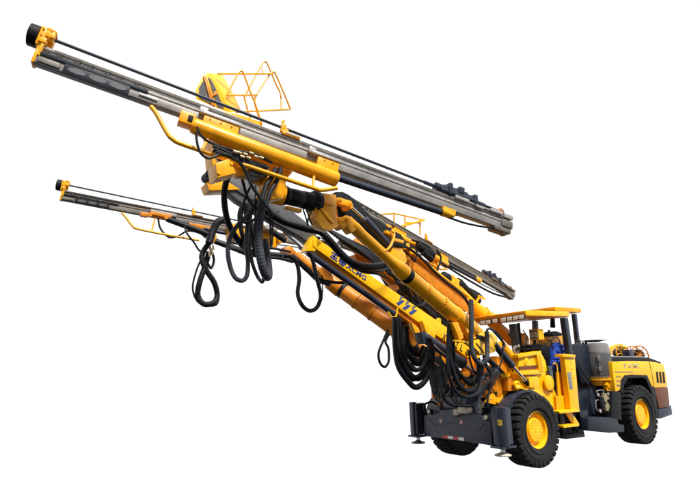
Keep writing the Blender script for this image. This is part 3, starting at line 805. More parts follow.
# swing bracket between feed one and its boom
b = B()
b.prism(*plate([(211,139),(225,146),(282,163),(293,172),(280,186),(271,200),(258,197),(262,185),(250,178),(236,176),(221,166)], -1.72, .10), .015)
b.prism(*plate([(215.5,163),(229,158.5),(236.5,173),(217.5,178)], -2.03, .28), .015)
b.prism(*plate([(229,160),(245,158),(258,166),(256,175),(238,176)], -1.9, .15), .015)
b.prism(*plate([(268,171),(290,170),(286,183),(284,199),(270,199),(267,188)], -1.9, .22), .02)
sw = b.build('swing_bracket', YOR, rig)
b = B()
for u, v in ((219,173),(231.5,163.5)): 
    b.lathe(at(u,v,-2.035), -Y, [(0,.022),(.01,.02),(.012,0)], 16)
b.build('bracket_pin', YOR, sw)
b = B(); b.lathe(at(252,177,-1.85), -Y, [(0,.08),(.05,.08),(.07,.05),(.07,0)], 20); b.box8(at(255,173,-1.9), V((.10,0,0)), V((0,.05,0)), V((0,0,.06)), .01); b.box8(at(262,172,-1.9), V((.08,0,0)), V((0,.05,0)), V((0,0,.05)), .01)
b.build('swing_motor', ALUD, rig)
b = B(); b.lathe(at(274,193,-1.72), (at(284,195.5,-1.72)-at(274,193,-1.72)), [(-.14,.10),(-.12,.15),(.02,.16),(.12,.16)], 32); b.build('rotation_flange', YOR, rig)

# ================================================================== NEAR BOOM
def ly(u, u0=283, y0=-1.72, u1_=485, y1_=-.9): return y0+(u-u0)/(u1_-u0)*(y1_-y0)
def nb(u, v, dy=0): return at(u, v, ly(u)+dy)
pa, pb = nb(282.5,195), nb(317,203)
L = (pb-pa).length
b = B(); b.lathe(pa, pb-pa, [(0,.12),(.01,.135),(.05,.135),(.06,.115),(.10,.115),(.11,.122),(L*.5,.125),(L*.52,.12),(L*.54,.128),(L-.09,.135),(L-.08,.17),(L-.01,.17),(L,.16)], 40)
rot = b.build('rotation_unit', BLK, rig)
b = B(); d, s, w_ = frame(pb-pa)
for i in range(18):
    a = 2*math.pi*i/18; e = s*math.cos(a)+w_*math.sin(a)
    p = pb-d*.085+e*.15; b.cyl(p, p-d*.015, .011, n=6, bev=.002)
    p = pa+d*.055+e*.125; b.cyl(p, p+d*.012, .008, n=6, bev=.002)
b.build('flange_bolts', ALUD, rot)
b = B(); b.prism(*plate([(287,205.5),(302,209),(302,212),(287.5,208.5)], -1.7, .1), .005); b.build('drum_bracket', YOR, rot)
for pts in ([(303,209),(306,218),(308,226)], [(306,209),(309,217),(312,225)], [(311,213),(308,219),(308,226)]):
    hose(pts, -1.65, .011)
# head bracket of the boom
b = B()
b.prism([nb(u,v,-.12) for u,v in [(319.5,192.5),(335,194.5),(337,198),(336,216),(339,226),(330,231),(323,228.5),(315,219),(318,213)]], V((0,.05,0)), .01)
b.prism([nb(u,v,.10) for u,v in [(320,192.5),(336,195),(338,218),(330,228),(322,226),(316,215)]], V((0,.05,0)), .01)
b.prism([nb(u,v,-.1) for u,v in [(320,192.5),(335,194.5),(335,197),(319,195)]], V((0,.22,0)), .008)
b.prism([nb(u,v,-.1) for u,v in [(322,226),(331,229.5),(338,218),(334,217),(329,223)]], V((0,.22,0)), .008)
b.prism([nb(u,v,-.1) for u,v in [(316,196),(320,194),(322,226),(315.5,216)]], V((0,.22,0)), .008)
hb = b.build('boom_head', YOR, rig)
b = B()
b.prism([nb(u,v,-.15) for u,v in [(320,200),(333,203.5),(333.5,205.5),(320,202)]], V((0,.05,0)), .004)
b.prism([nb(u,v,-.15) for u,v in [(321,206),(334,221),(334,224),(331,222),(321,209)]], V((0,.05,0)), .004)
for (ua,va),(ub,vb),rr in (((336,201),(350,205),.055),((337,220),(343,224),.06)):
    b.beam(nb(ua,va), nb(ub,vb), .10, .11, .02); b.lathe(nb(ub,vb,-.09), Y, [(0,rr),(.01,rr+.01),(.17,rr+.01),(.18,rr)], 24)
b.build('head_lugs', YOR, hb)
b = B()
for u, v in ((350,205),(340,201),(346.5,220)): b.lathe(nb(u,v,-.12), -Y, [(0,.03),(.01,.03),(.012,.0)], 16)
b.build('pivot_pin', ORG, hb)
# black protective cover behind the tilt cylinder
b = B()
b.prism([nb(u,v,.12) for u,v in [(332,194),(336,191.5),(343,191.5),(349,194.5),(356,200),(364,209),(373,217),(385,224),(393,230),(401,234),(405,240),(407,245),(404,248),(396,244),(386,252),(372,243),(358,230),(345,216),(337,206)]], V((0,.22,0)), .02)
b.build('rubber_cover', BLK, rig)
# tilt cylinder
b = B(); b.cyl(nb(365,220), nb(390.5,247), .062); b.cyl(nb(364,219), nb(366.5,221.7), .07); cy = b.build('tilt_cylinder', NAVY, rig)
b = B(); b.cyl(nb(350,206), nb(366,221), .026); b.build('cylinder_rod', CHR, cy)
b = B()
b.tube([nb(383,252,-.08), nb(389,248,-.12), nb(393,240,-.12), nb(394,233.5,-.1), nb(391,231,-.08)], .022, 10); b.beam(nb(392,239,-.1), nb(403,242,-.1), .04, .05); b.beam(nb(385,232), nb(392,236), .08, .06)
b.build('cylinder_guard', YOR, rig)
# inner tube
def lathe2(name, ua, va, ub, vb, prof, m, par=rig, n=40, off=0):
    """profile positions are fractions of the length"""
    p, q = nb(ua,va,off), nb(ub,vb,off); L = (q-p).length
    return B().lathe(p, q-p, [(t*L, r_) for t, r_ in prof], n).build(name, m, par)
boom1 = lathe2('drill_boom', 349, 223, 405, 274, [(0,.06),(.03,.09),(.10,.10),(.16,.095),(.20,.088),(.72,.09),(.80,.10),(.88,.135),(.99,.14),(1,.12)], YOR)
boom1['label'] = 'nearest boom with its tubular telescopic arm'
b = B(); b.lathe(nb(347.5,220.5,-.11), Y, [(0,.06),(.012,.085),(.20,.085),(.21,.07)], 28); b.prism([nb(u,v,-.09) for u,v in [(344.5,217),(351,216),(356.5,221),(358,229),(352,233),(345,224)]], V((0,.17,0)), .02); b.build('boom_eye', YOR, boom1)
b = B(); b.prism([nb(u,v,-.03) for u,v in [(389,256),(393,247),(401,248),(406,254),(407,262),(400,268),(394,262)]], V((0,.12,0)), .02); b.build('cylinder_lug', YOR, boom1)
lathe2('seal_collar', 404.5,273.5,409,277.5, [(0,.125),(.05,.135),(.95,.135),(1,.125)], BLK, boom1)
lathe2('boom_sleeve', 408.5,277,464,322.5, [(0,.125),(.01,.138),(.27,.138),(.275,.150),(.30,.150),(.305,.142),(.55,.145),(.555,.160),(.58,.160),(.585,.15),(.80,.155),(.805,.168),(.84,.168),(.845,.158),(1,.165)], YOR, boom1)
def ring_bolts(u, v, r_, n_=20):
    c = nb(u, v); d, s, w_ = frame(nb(464,322.5)-nb(408.5,277)); b = B()
    for i in range(n_):
        a = 2*math.pi*i/n_; p = c+(s*math.cos(a)+w_*math.sin(a))*r_; b.cyl(p-d*.014, p+d*.014, .011, n=6, bev=.002)
    b.build('ring_bolts', ORG, boom1)
ring_bolts(424,290,.142); ring_bolts(439.7,302.7,.152); ring_bolts(454,314.5,.160)
# boom root with gussets and the rounded pivot cup
b = B(); b.lathe(nb(463,321.5), nb(484,341)-nb(463,321.5), [(0,.165),(.3,.16),(.42,.10)], 32)
for (x0,y0),(x1,y1),(x2,y2),(x3,y3) in (((452,322),(458,322),(464,338),(460,340)),((464,326),(470,330),(477,338),(472,340)),((470,322),(477,324),(484,331),(479,334))):
    b.prism([nb(x0,y0,-.12), nb(x1,y1,-.12), nb(x2,y2,-.12), nb(x3,y3,-.12)], V((0,.12,0)), .006)
root = b.build('boom_root', YOR, rig)
b = B()
c = nb(489,346,.02)
for k_, zz in enumerate((.13,-.16)):
    pass
cup = [(454.5,338),(462,335),(474,334),(484,333),(492,333.5),(497,338),(498,346),(494,353),(486,355),(478,353.5),(469,346),(460,342),(455,341.5)]
b.prism([nb(u,v,-.17) for u,v in [(455,339.5),(470,341.5),(484,338),(492,332.5),(497,337),(498.3,345),(495,352),(486,355),(478,353.5),(473,348),(466,343),(455,341.5)]], V((0,.07,0)), .012)
b.prism([nb(u,v,.12) for u,v in [(456,336),(470,333),(484,331),(492,332.5),(497,337),(498.3,345),(495,352),(486,355),(478,353),(466,343)]], V((0,.05,0)), .012)
b.prism([nb(u,v,-.17) for u,v in [(478,353.5),(486,355),(495,352),(498.3,345),(497,337),(493.5,338.5),(494,345),(491,350),(485,352),(478,351)]], V((0,.33,0)), .01)
b.lathe(nb(489,343,-.15), Y, [(0,.10),(.3,.10)], 28)
b.build('pivot_yoke', YEL, root)
b = B(); b.beam(nb(471,345,-.175), nb(479,353,-.175), .012, .02, .003); b.beam(nb(476,343,-.175), nb(484,353,-.175), .012, .025, .003); b.build('yoke_slots', BLK, root)
b = B(); b.lathe(nb(478,338,-.05), V((.2,0,1)), [(-.06,.15),(.02,.15),(.04,.1)], 24); b.build('swivel', BLK, root)
# lift cylinders of the near boom
b = B(); b.cyl(at(494,344,-1.0), at(512,365.5,-1.0), .066); b.cyl(at(510,363.2,-1.0), at(512.2,365.8,-1.0), .074); c1 = b.build('lift_cylinder', NAVY, rig)
B().cyl(at(511,364.5,-1.0), at(527,383,-1.0), .036).build('cylinder_rod', CHR, c1)
b = B(); b.cyl(at(525,381,-1.0), at(528.5,385,-1.0), .05); b.build('rod_eye', BLK, c1)
b = B(); b.cyl(at(521,349,-.8), at(508,333,-.8), .02); b.build('brace_rod', BLK, rig)
b = B(); b.cyl(at(484,356,-.75), at(499,369,-.75), .05); c2 = b.build('swing_cylinder', NAVY, rig)
B().cyl(at(498,368,-.75), at(511,381,-.75), .035).build('cylinder_rod', BLK, c2)
b = B(); b.tube(pl([(519,346),(514,348),(515,353),(519,357),(518,350)], -.85), .03, 10); b.build('worklight_bracket', LGRY, rig)

# ================================================================== CENTRE ARM (carries the lifting basket)
YA = -.12
def arm(u, v, y=YA): return at(u, v, y)
A0, A1 = arm(313.5,241), arm(478,363)
d, s, w_ = frame(A1-A0)
if s.y > 0: s = -s
hgt = (arm(421,307)-arm(421,320.5)).length*.82
face_top = arm(313,236.6); face_bot = arm(313,246.5)
b = B()
axis0 = (face_top+face_bot)/2
wid = .30
def arm_pt(t, hh, ww): # t along, hh up, ww away from camera
    return P_top + dA*t
pT0, pT1 = arm(312.5,235.2), arm(480,350)
pB0, pB1 = arm(312.5,246.0), arm(480,366.5)
thk = V((0,.24,0))
b.prism([pT0, pT1, pB1, pB0], thk, .012)
ca = b.build('basket_arm', YEL, rig, 'boxed centre arm with blue lettering')
b = B()
off = V((0,-.012,0))
b.prism([arm(306,250.8), arm(313,235), arm(323,243), arm(315,251)], V((0,.22,0)), .012)   # flared mouth
b.prism([pT0+off+V((0,0,-.0)), pT0+off*1.0+(pT1-pT0)*.02, pB0+off+(pB1-pB0)*.02, pB0+off], V((0,.27,0)), .004)
b.build('arm_mouth', YEL, ca)
# lower web of the arm, seen from below
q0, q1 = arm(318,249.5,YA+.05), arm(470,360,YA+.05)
b = B(); b.prism([q0, q1, q1+V((0,0,-.15)), q0+V((0,0,-.10))], V((0,.26,0)), .01); b.build('arm_web', ORG, ca)  # underside shade painted in with darker amber
# weld line along the face
b = B(); b.prism([arm(436.4,321.5,YA+.1), arm(437,318.6,YA+.1), arm(439,317.8,YA+.1), arm(441,319.2,YA+.1), arm(441,324,YA+.1)], V((0,.03,0)), .004); b.build('lifting_eye', YEL, ca)
b = B(); b.lathe(arm(438.9,320.6,YA+.098), -Y, [(0,.012),(.004,.012),(.004,0)], 14); b.build('eye_hole', RUST, ca)
# under-arm extension cylinder
b = B(); b.cyl(arm(308,253,-.05), arm(395,314.5,-.12), .058); b.build('extension_cylinder', NAVY, ca)
b = B(); b.tube([arm(388,312,-.2), arm(392,317,-.2), arm(396,316,-.2), arm(397.5,308,-.2)], .016, 8); b.build('hose_hook', YEL, ca)
# bracket fins
b = B()
b.prism([arm(u,v,YA-.13) for u,v in [(422.5,320.8),(436.6,329.7),(434.8,340),(429.6,341.4)]], V((0,.13,0)), .01); b.build('arm_bracket', YEL, ca)
b = B()
b.prism([arm(u,v,YA-.10) for u,v in [(411.5,322.5),(418.6,327.8),(423.5,340),(418.6,342)]], V((0,.10,0)), .01); b.build('arm_fin', YOR, ca)
b = B(); b.cyl(arm(422,336,-.33), arm(462,363,-.33), .105); b.cyl(arm(459.5,361,-.33), arm(463,363.6,-.33), .115); lc = b.build('lift_cylinder', NAVY, rig)
B().cyl(arm(462,363,-.33), arm(476,373.5,-.33), .05).build('cylinder_rod', CHR, lc)
b = B(); b.tube([arm(430,341,-.44), arm(438,349,-.45), arm(448,357,-.45), arm(456,362,-.45)], .016, 8); b.build('cylinder_pipe', SILV, lc)
b = B(); b.prism([arm(u,v,-.42) for u,v in [(421,332),(431,335),(430,343),(424,344)]], V((0,.2,0)), .015); b.build('cylinder_head', NAVY, lc)
# grey inner arm
b = B()
g = [(212,171.5),(217,168.5),(225,169),(247,178),(262,189),(290,209),(318,231),(312,245),(300,236),(276,223),(254,210),(238,200.5),(222,187),(211,179)]
b.prism([at(u,v,.02) for u,v in g], V((0,.2,0)), .015)
ga = b.build('inner_arm', GRY, rig, 'grey telescopic inner arm')
b = B(); b.prism([at(u,v,-.01) for u,v in [(214,174),(222,172),(240,181),(262,197),(280,210),(276,214),(256,202),(236,190)]], V((0,.03,0)), .008); b.build('arm_stiffener', GRY, ga)
b = B(); b.lathe(at(211.5,174,-.08), Y, [(0,.07),(.02,.085),(.26,.085),(.28,.07)], 28); b.build('tip_pivot', BLK, ga)
b = B(); b.prism([at(u,v,-.02) for u,v in [(206.5,182.5),(213,177.5),(227,181),(241,189.5),(209.5,190.5)]], V((0,.3,0)), .015); b.build('levelling_bracket', YOR, ga)
# lettering on the arm
ax = (arm(364,276.5)-arm(330,252.5)).normalized(); upv = V((0,0,1))
H = (arm(345,258.5)-arm(345,265.5)).length*.78
text('XCMG', arm(345.5,267.4), ax, upv, H, BLUP, ca, width=(arm(365.5,281)-arm(346,267)).length, bold=.03)
# the two leading characters, built from strokes
def strokes(org, sx, sy, segs, m, par, name, w=.02):
    b = B(); x = ax; yv = (upv-ax*upv.dot(ax)).normalized()
    for (a0,c0,a1_,c1_) in segs:
        p = org+x*(a0*sx)+yv*(c0*sy)+V((0,-.004,0)); q = org+x*(a1_*sx)+yv*(c1_*sy)+V((0,-.004,0))
        b.beam(p, q, .003, w, 0, up=x.cross(yv).cross(q-p).normalized() if False else yv if abs((q-p).normalized().dot(yv))<.7 else x)
    b.build(name, m, par)
o1 = arm(329.8,256.6); o2 = arm(338,262.2)
strokes(o1, .19, H, [(.0,1,.85,1),(.42,1,.42,.1),(0,.08,.9,.08),(.1,.5,.8,.5)], BLUP, ca, 'lettering', .028)
strokes(o2, .19, H, [(.15,1,.05,.45),(.0,.75,.9,.75),(.0,.4,.9,.4),(.45,1,.45,0),(.15,.0,.75,.0)], BLUP, ca, 'lettering', .028)
# emblem: three slanted bars with diamonds above
for i in range(3):
    du, dv = i*6.2, i*4.75
    q = [(396.2,303.2),(401.9,299.7),(405,301.2),(398.6,305.8)]
    B().prism([arm(u+du,v+dv,YA-.004) for u,v in q], V((0,.003,0)), 0).build('emblem_bar', BLUP, ca)
    q = [(399.3,298.9),(401,295.8),(403.7,296.7),(403.2,298),(399.7,300.6)]
    B().prism([arm(u+du,v+dv,YA-.004) for u,v in q], V((0,.003,0)), 0).build('emblem_diamond', GRYP, ca)
ax2 = (arm(475,358)-arm(442,334)).normalized()
for ch, u, v, w_i in (('X',441.5,339.0,7),('T',448.5,342.5,5),('Z',454.5,347.5,5),('L',459.5,350.5,4),('5',465,355,5),('A',470,358.5,4)):
    text(ch, arm(u,v), ax2, upv, .15, BLKP, ca, width=.11 if ch == 'X' else .08, bold=.04)

# third (hidden) box boom whose amber flank shows above the near boom
b = B()
b.prism([at(u,v,.25) for u,v in [(399,247),(405,249),(418,257.5),(445,279),(468,298),(474,308),(466,312),(440,292),(404,262),(396,255)]], V((0,.3,0)), .015)
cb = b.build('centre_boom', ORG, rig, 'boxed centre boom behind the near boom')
b = B(); b.beam(at(403,246.5,.22), at(468,297,.22), .10, .035, .008); b.build('boom_edge', YEL, cb)
hose([(398,245),(408,248),(420,257),(437,274),(447,283),(459,292),(466,300),(470,309),(471.5,326)], 0, .030)
hose([(372,234),(385,240),(396,246),(405,252),(416,262)], .1, .02); hose([(400,240),(410,244),(417,252),(414,262)], .1, .02)
b = B()
for u, v, s_ in ((404,247,.09),(410,252,.08),(398,252,.08),(407,258,.06)): b.box8(at(u,v,.15), V((s_,0,0)), V((0,s_,0)), V((0,0,s_*.8)), .02)
b.build('head_block', YOR, rig)
b = B(); b.cyl(at(403,243,.2), at(411,249,.2), .05); b.cyl(at(414,254,.3), at(420,257,.3), .06); b.build('valve', BLK, rig)

b = B()
p, q = at(352,243,1.2), at(466,345,.9); b.cyl(p, q, .15); b.cyl(at(392,276,1.1), at(470,345,.8), .19)
b.build('inner_boom_tube', ORG, rig)
b = B(); b.prism(*plate([(380,262),(392,264),(440,305),(455,325),(450,335),(425,318),(398,292)], 1.3, .3), .02); b.build('inner_boom_cover', BLK, rig)
for i in range(6):
    hose([(322+i*3,226+i*2.2),(345+i*3,238+i*2.6),(372+i*2,252+i*3.2),(400+i*2,276+i*2),(440,310+i*2),(462,332+i*2)], .75-.05*i, .03)
for pts, r_ in (([(388,272),(396,278),(402,288),(411,296),(420,304),(432,315)],.05),([(398,290),(404,297),(411,304),(419,307),(424,301),(420,292)],.05),([(426,306),(434,316),(440,328),(444,340)],.045)):
    hose(pts, .35, r_)
b = B(); b.cyl(at(398,297,.45), at(405,288,.45), .09); b.build('cross_pin', ORG, rig)
# ================================================================== FAR BOOM (lower left tube)
def fy(u): return 3.1+(u-297)/(417-297)*(.9-3.1)
def fb_(u, v, dy=0): return at(u, v, fy(u)+dy)
def lf(name, a, c, prof, m, par):
    p, q = fb_(*a), fb_(*c); L = (q-p).length
    return B().lathe(p, q-p, [(t*L, r_) for t, r_ in prof], 36).build(name, m, par)
b2 = lf('drill_boom', (296,255),(342,290.5), [(0,.10),(.05,.115),(.5,.12),(.7,.13),(.76,.2),(.97,.205),(1,.18)], ORG, rig)
b2['label'] = 'lower tubular boom reaching to the left feed'
b = B(); b.lathe(fb_(290,251,-.12), Y, [(0,.1),(.02,.13),(.22,.13),(.24,.1)], 24); b.prism([fb_(u,v,-.1) for u,v in [(282,248),(287,246),(295,250),(300,258),(297,262),(285,254)]], V((0,.2,0)), .02); b.build('boom_eye', ORG, b2)
lf('seal_collar', (340.5,288.5),(344.5,292), [(0,.18),(.1,.20),(.9,.20),(1,.18)], BLK, b2)
lf('boom_sleeve', (344,291.5),(402,334), [(0,.17),(.01,.19),(.22,.19),(.225,.205),(.25,.205),(.255,.19),(.5,.19),(.505,.205),(.53,.205),(.535,.19),(1,.19)], ORG, b2)
b = B(); p, q = fb_(396,331), fb_(408,340); b.lathe(p, q-p, [(0,.18),(.15,.22),(.75,.22),(.85,.24),(.95,.2)], 32); b.build('boom_bell', ORG, b2)
b = B(); b.cyl(at(414,346,.8), at(446,383,.6), .09); b.cyl(at(404,343,.9), at(440,372,.7), .07); b.cyl(at(408,352,.7), at(440,384,.5), .05); b.build('lift_cylinder', BLK, rig)
b = B(); b.cyl(at(427,357,.4), at(446,374,.3), .04); b.build('cylinder_rod', CHR, rig)
# far boom fittings near its feed
b = B()
b.prism(*plate([(254,222),(264,224),(278,229),(278,247),(270,249),(264,246),(256,238)], 2.9, .5), .03)
b.prism(*plate([(231,224),(238,222),(246,230),(247,240),(236,242),(232,236)], 3.0, .4), .03)
b.prism(*plate([(278,236),(284,236),(289,239),(284,242),(279,243)], 2.8, .3), .02)
b.prism(*plate([(212.5,235),(217,235),(217,242.5),(212.5,242.5)], 3.0, .12), .01)
fs = b.build('swing_bracket', YOR, rig)
b = B(); b.prism(*plate([(264,225),(268,223.5),(278,226.5),(277,231.5),(266,229)], 2.6, .3), .02); b.build('bracket_cover', SILV, fs)
b = B(); b.cyl(at(284,231,2.4), at(306,251,2.2), .05); b.build('cylinder_rod', CHR, fs)
b = B(); b.cyl(at(300,246,2.3), at(309,253,2.2), .075); b.build('rod_clevis', RUST, fs)
b = B(); b.cyl(at(270,230,2.3), at(286,241,2.2), .07); b.build('cylinder_barrel', BLK, fs)
# amber pieces and pipes seen between the arms
b = B()
b.prism(*plate([(318,270),(324,266),(332,272),(334,281),(326,282)], 1.0, .3), .02)
b.prism(*plate([(355,254),(362,256),(370,262),(366,266),(356,261)], .8, .3), .02)
b.prism(*plate([(396,284),(404,287),(407,293),(400,297),(397,293)], .5, .3), .02)
b.prism(*plate([(404,300),(420,306),(440,322),(448,334),(432,330),(410,314)], .6, .3), .02)
b.build('amber_bracket', ORG, rig)
b = B()
for i in range(5):
    b.cyl(at(333+i*2.2,232.5+i*2.3,.7), at(385+i*2,262+i*2.8,.7), .035)
b.build('pipe_bundle', RUB, rig)
b = B(); b.prism(*plate([(340,240),(352,243),(378,254),(379,262),(366,255),(344,247)], .9, .12), .01); b.build('chain_rail', ALUD, rig)
for pts, y, r_ in (([(396,282),(406,288),(410,296),(414,304),(421,306),(426,300),(422,293)],.3,.045),([(406,284),(414,292),(418,300)],.2,.035),([(430,318),(436,328),(440,338)],.4,.04)):
    hose(pts, y, r_)

# ================================================================== FAR RIGHT BOOM (small, behind)
def gy(u, v, dy=0): return at(u, v, 1.0+dy)
b = B()
b.beam(gy(448,279), gy(457,284), .18, .2, .03); b.lathe(gy(458,288,-.1), Y, [(0,.1),(.2,.1)], 20); b.lathe(gy(453,279,-.1), Y, [(0,.1),(.2,.1)], 20)
b3 = b.build('boom_head', YOR, rig)
b = B(); p, q = gy(458,290), gy(482,314); L = (q-p).length; b.lathe(p, q-p, [(0,.12),(.6*L,.12),(.75*L,.15),(.95*L,.18),(L,.18)], 28); b.build('boom_tube', YOR, b3)
b = B(); b.lathe(gy(441,276.5), gy(448,280)-gy(441,276.5), [(0,.10),(.05,.15),(.22,.15),(.26,.12)], 24); b.build('rotation_unit', BLK, b3)
b = B(); b.prism([gy(u,v,.1) for u,v in [(458,277.5),(462,279),(469,287),(475,290),(480,293),(485,298),(478,299),(470,296),(462,288)]], V((0,.2,0)), .02); b.build('rubber_cover', RUB, b3)
b = B(); b.cyl(gy(463,286), gy(479,302), .085); b.build('tilt_cylinder', BLK, b3)
b = B(); b.beam(gy(474,305,-.1), gy(480,296,-.1), .05, .05); b.beam(gy(478,296,-.1), gy(485,299,-.1), .05, .05); b.tube([gy(484,310), gy(489,316), gy(495,318)], .12, 12); b.build('cylinder_guard', YOR, b3)
b = B(); b.prism([gy(u,v,0) for u,v in [(478,304),(484,308),(488,315),(492,321),(482,324),(474,316)]], V((0,.3,0)), .03); b.build('boom_shoulder', ORG, b3)
b = B(); b.prism([gy(u,v,.1) for u,v in [(488,309),(494,313),(500,317),(500,321),(492,318)]], V((0,.2,0)), .02); b.build('shoulder_pad', BLK, b3)
b = B(); b.tube(pl([(490,320),(497,327),(505,334),(512,341)], .3), .14, 16); b.build('shoulder_pipe', YOR, b3)

# drop bracket between feed three and its boom
b = B(); b.prism(*plate([(433,258),(440,260),(439,271),(431,273),(434,266)], 1.4, .15), .015); b.build('feed_bracket', YOR, rig)
b = B(); b.cyl(at(416,245,1.3), at(433,256,1.3), .11); b.cyl(at(423,252,1.2), at(432,260,1.2), .08); b.build('swing_cylinder', BLK, rig)
hose([(437,250),(441,258),(438,268),(436,274)], 1.2, .025); hose([(412,240),(424,244),(434,252)], 1.25, .03); hose([(440,262),(465,278),(490,292),(505,297)], 1.3, .028)
# guard platform on feed three
b = B()
rail = [(378,214.6),(394,213.4),(423.5,220)]
b.tube(pl(rail, 1.9), .022, 8, sub=0)
for (u0,v0),(u1_,v1_) in (((394,213.4),(394,224)),((405,216),(405,230)),((420,219.3),(420,235)),((400,226),(423.5,220.3)),((405,222.5),(420,223))): b.cyl(at(u0,v0,1.9), at(u1_,v1_,1.9), .022, n=8)
b.beam(at(400,227,1.85), at(424,220.5,1.85), .12, .04)
b.build('guard_frame', YOR, rig)

# ================================================================== LIFTING BASKET
Yb = .35
def bk(u, v, dy=0): return at(u, v, Yb+dy)
b = B()
# end housing: A-shaped shell with real depth running away to the right
fr_ = [(196,99),(195.6,90),(202.5,75.5),(207,72.6),(211,74),(222,93),(231,112.5),(226,111.5),(214,107)]
depth = bk(219.5,74)-bk(209,73.2)
outer = [bk(u,v) for u,v in fr_]
b.prism(outer, (at(220.5,74.2,Yb+.35)-bk(208.5,73.2)), .006)
bas = b.build('basket', YEL, rig, 'lifting basket with hooped guard rails')
for q in ([(199.2,98),(199.2,88),(203.6,80.5),(205,84),(211.5,104.5)], [(208.2,77.5),(211,79.5),(216,89),(224,108.8),(217.5,107)]):
    b = B(); n_ = V((-.004,-.010,0)); b.prism([bk(u,v)+n_ for u,v in q], V((0,.02,0)), 0); b.build('mesh_panel', MESH, bas)
b = B(); b.prism([bk(u,v,-.03) for u,v in [(203.5,76),(206,75.5),(215.5,106),(211.5,105)]], V((0,.03,0)), .004); b.prism([bk(u,v,-.03) for u,v in [(211,98),(215,91),(217.5,91),(217,94.5),(213,96),(213.5,99)]], V((0,.03,0)), .004); b.build('panel_strut', ORG, bas)  # struts take the shaded tone of the front frame as their colour
b = B(); b.prism([bk(u,v) for u,v in [(206,108),(238,114),(262,122),(262,130),(206,118)]], V((0,.7,0)), .01); b.build('basket_floor', YOR, bas)
b = B(); b.prism([bk(u,v,.1) for u,v in [(208,112),(232,118),(226,172),(213,170)]], V((0,.35,0)), .015); b.build('basket_mast', YOR, bas)
def rail_(pts, y, r_=.018):
    B().tube([at(p[0], p[1], p[2] if len(p) > 2 else y) for p in pts], r_, 10, sub=5).build('guard_rail', YOR, bas)
rail_([(218,73.8,.35),(246,73.8,.5),(273,73.8,.7)], 0)
rail_([(227,95.3,.35),(257,95,.7)], 0)
rail_([(236,112,.35),(262,110.8,.55),(290.8,109.3,.75)], 0)
rail_([(228,93,.35),(234,81,.35),(238.5,72.6,.35),(241,71.2,.35),(243.5,73.5,.35),(250,91,.35),(256,106,.35),(262,125,.35)], 0)
rail_([(250.5,120,.8),(246,104,.8),(244.5,96.5,.8),(247,92,.8),(256,75,.8),(262.5,63.5,.8),(265,61.8,.8),(267.5,64,.8),(276,84,.8),(280.5,94,.8),(281.5,108.8,.75)], 0)
rail_([(255,98,.7),(262,86,.7),(270.5,73.5,.7),(273,72,.7),(275.5,74,.7),(283,91,.7),(290.5,109,.75)], 0)
rail_([(262,68,.8),(263,73.5,.78)], 0, .015); rail_([(255,97,.7),(255,104,.7),(259,118,.6)], 0)

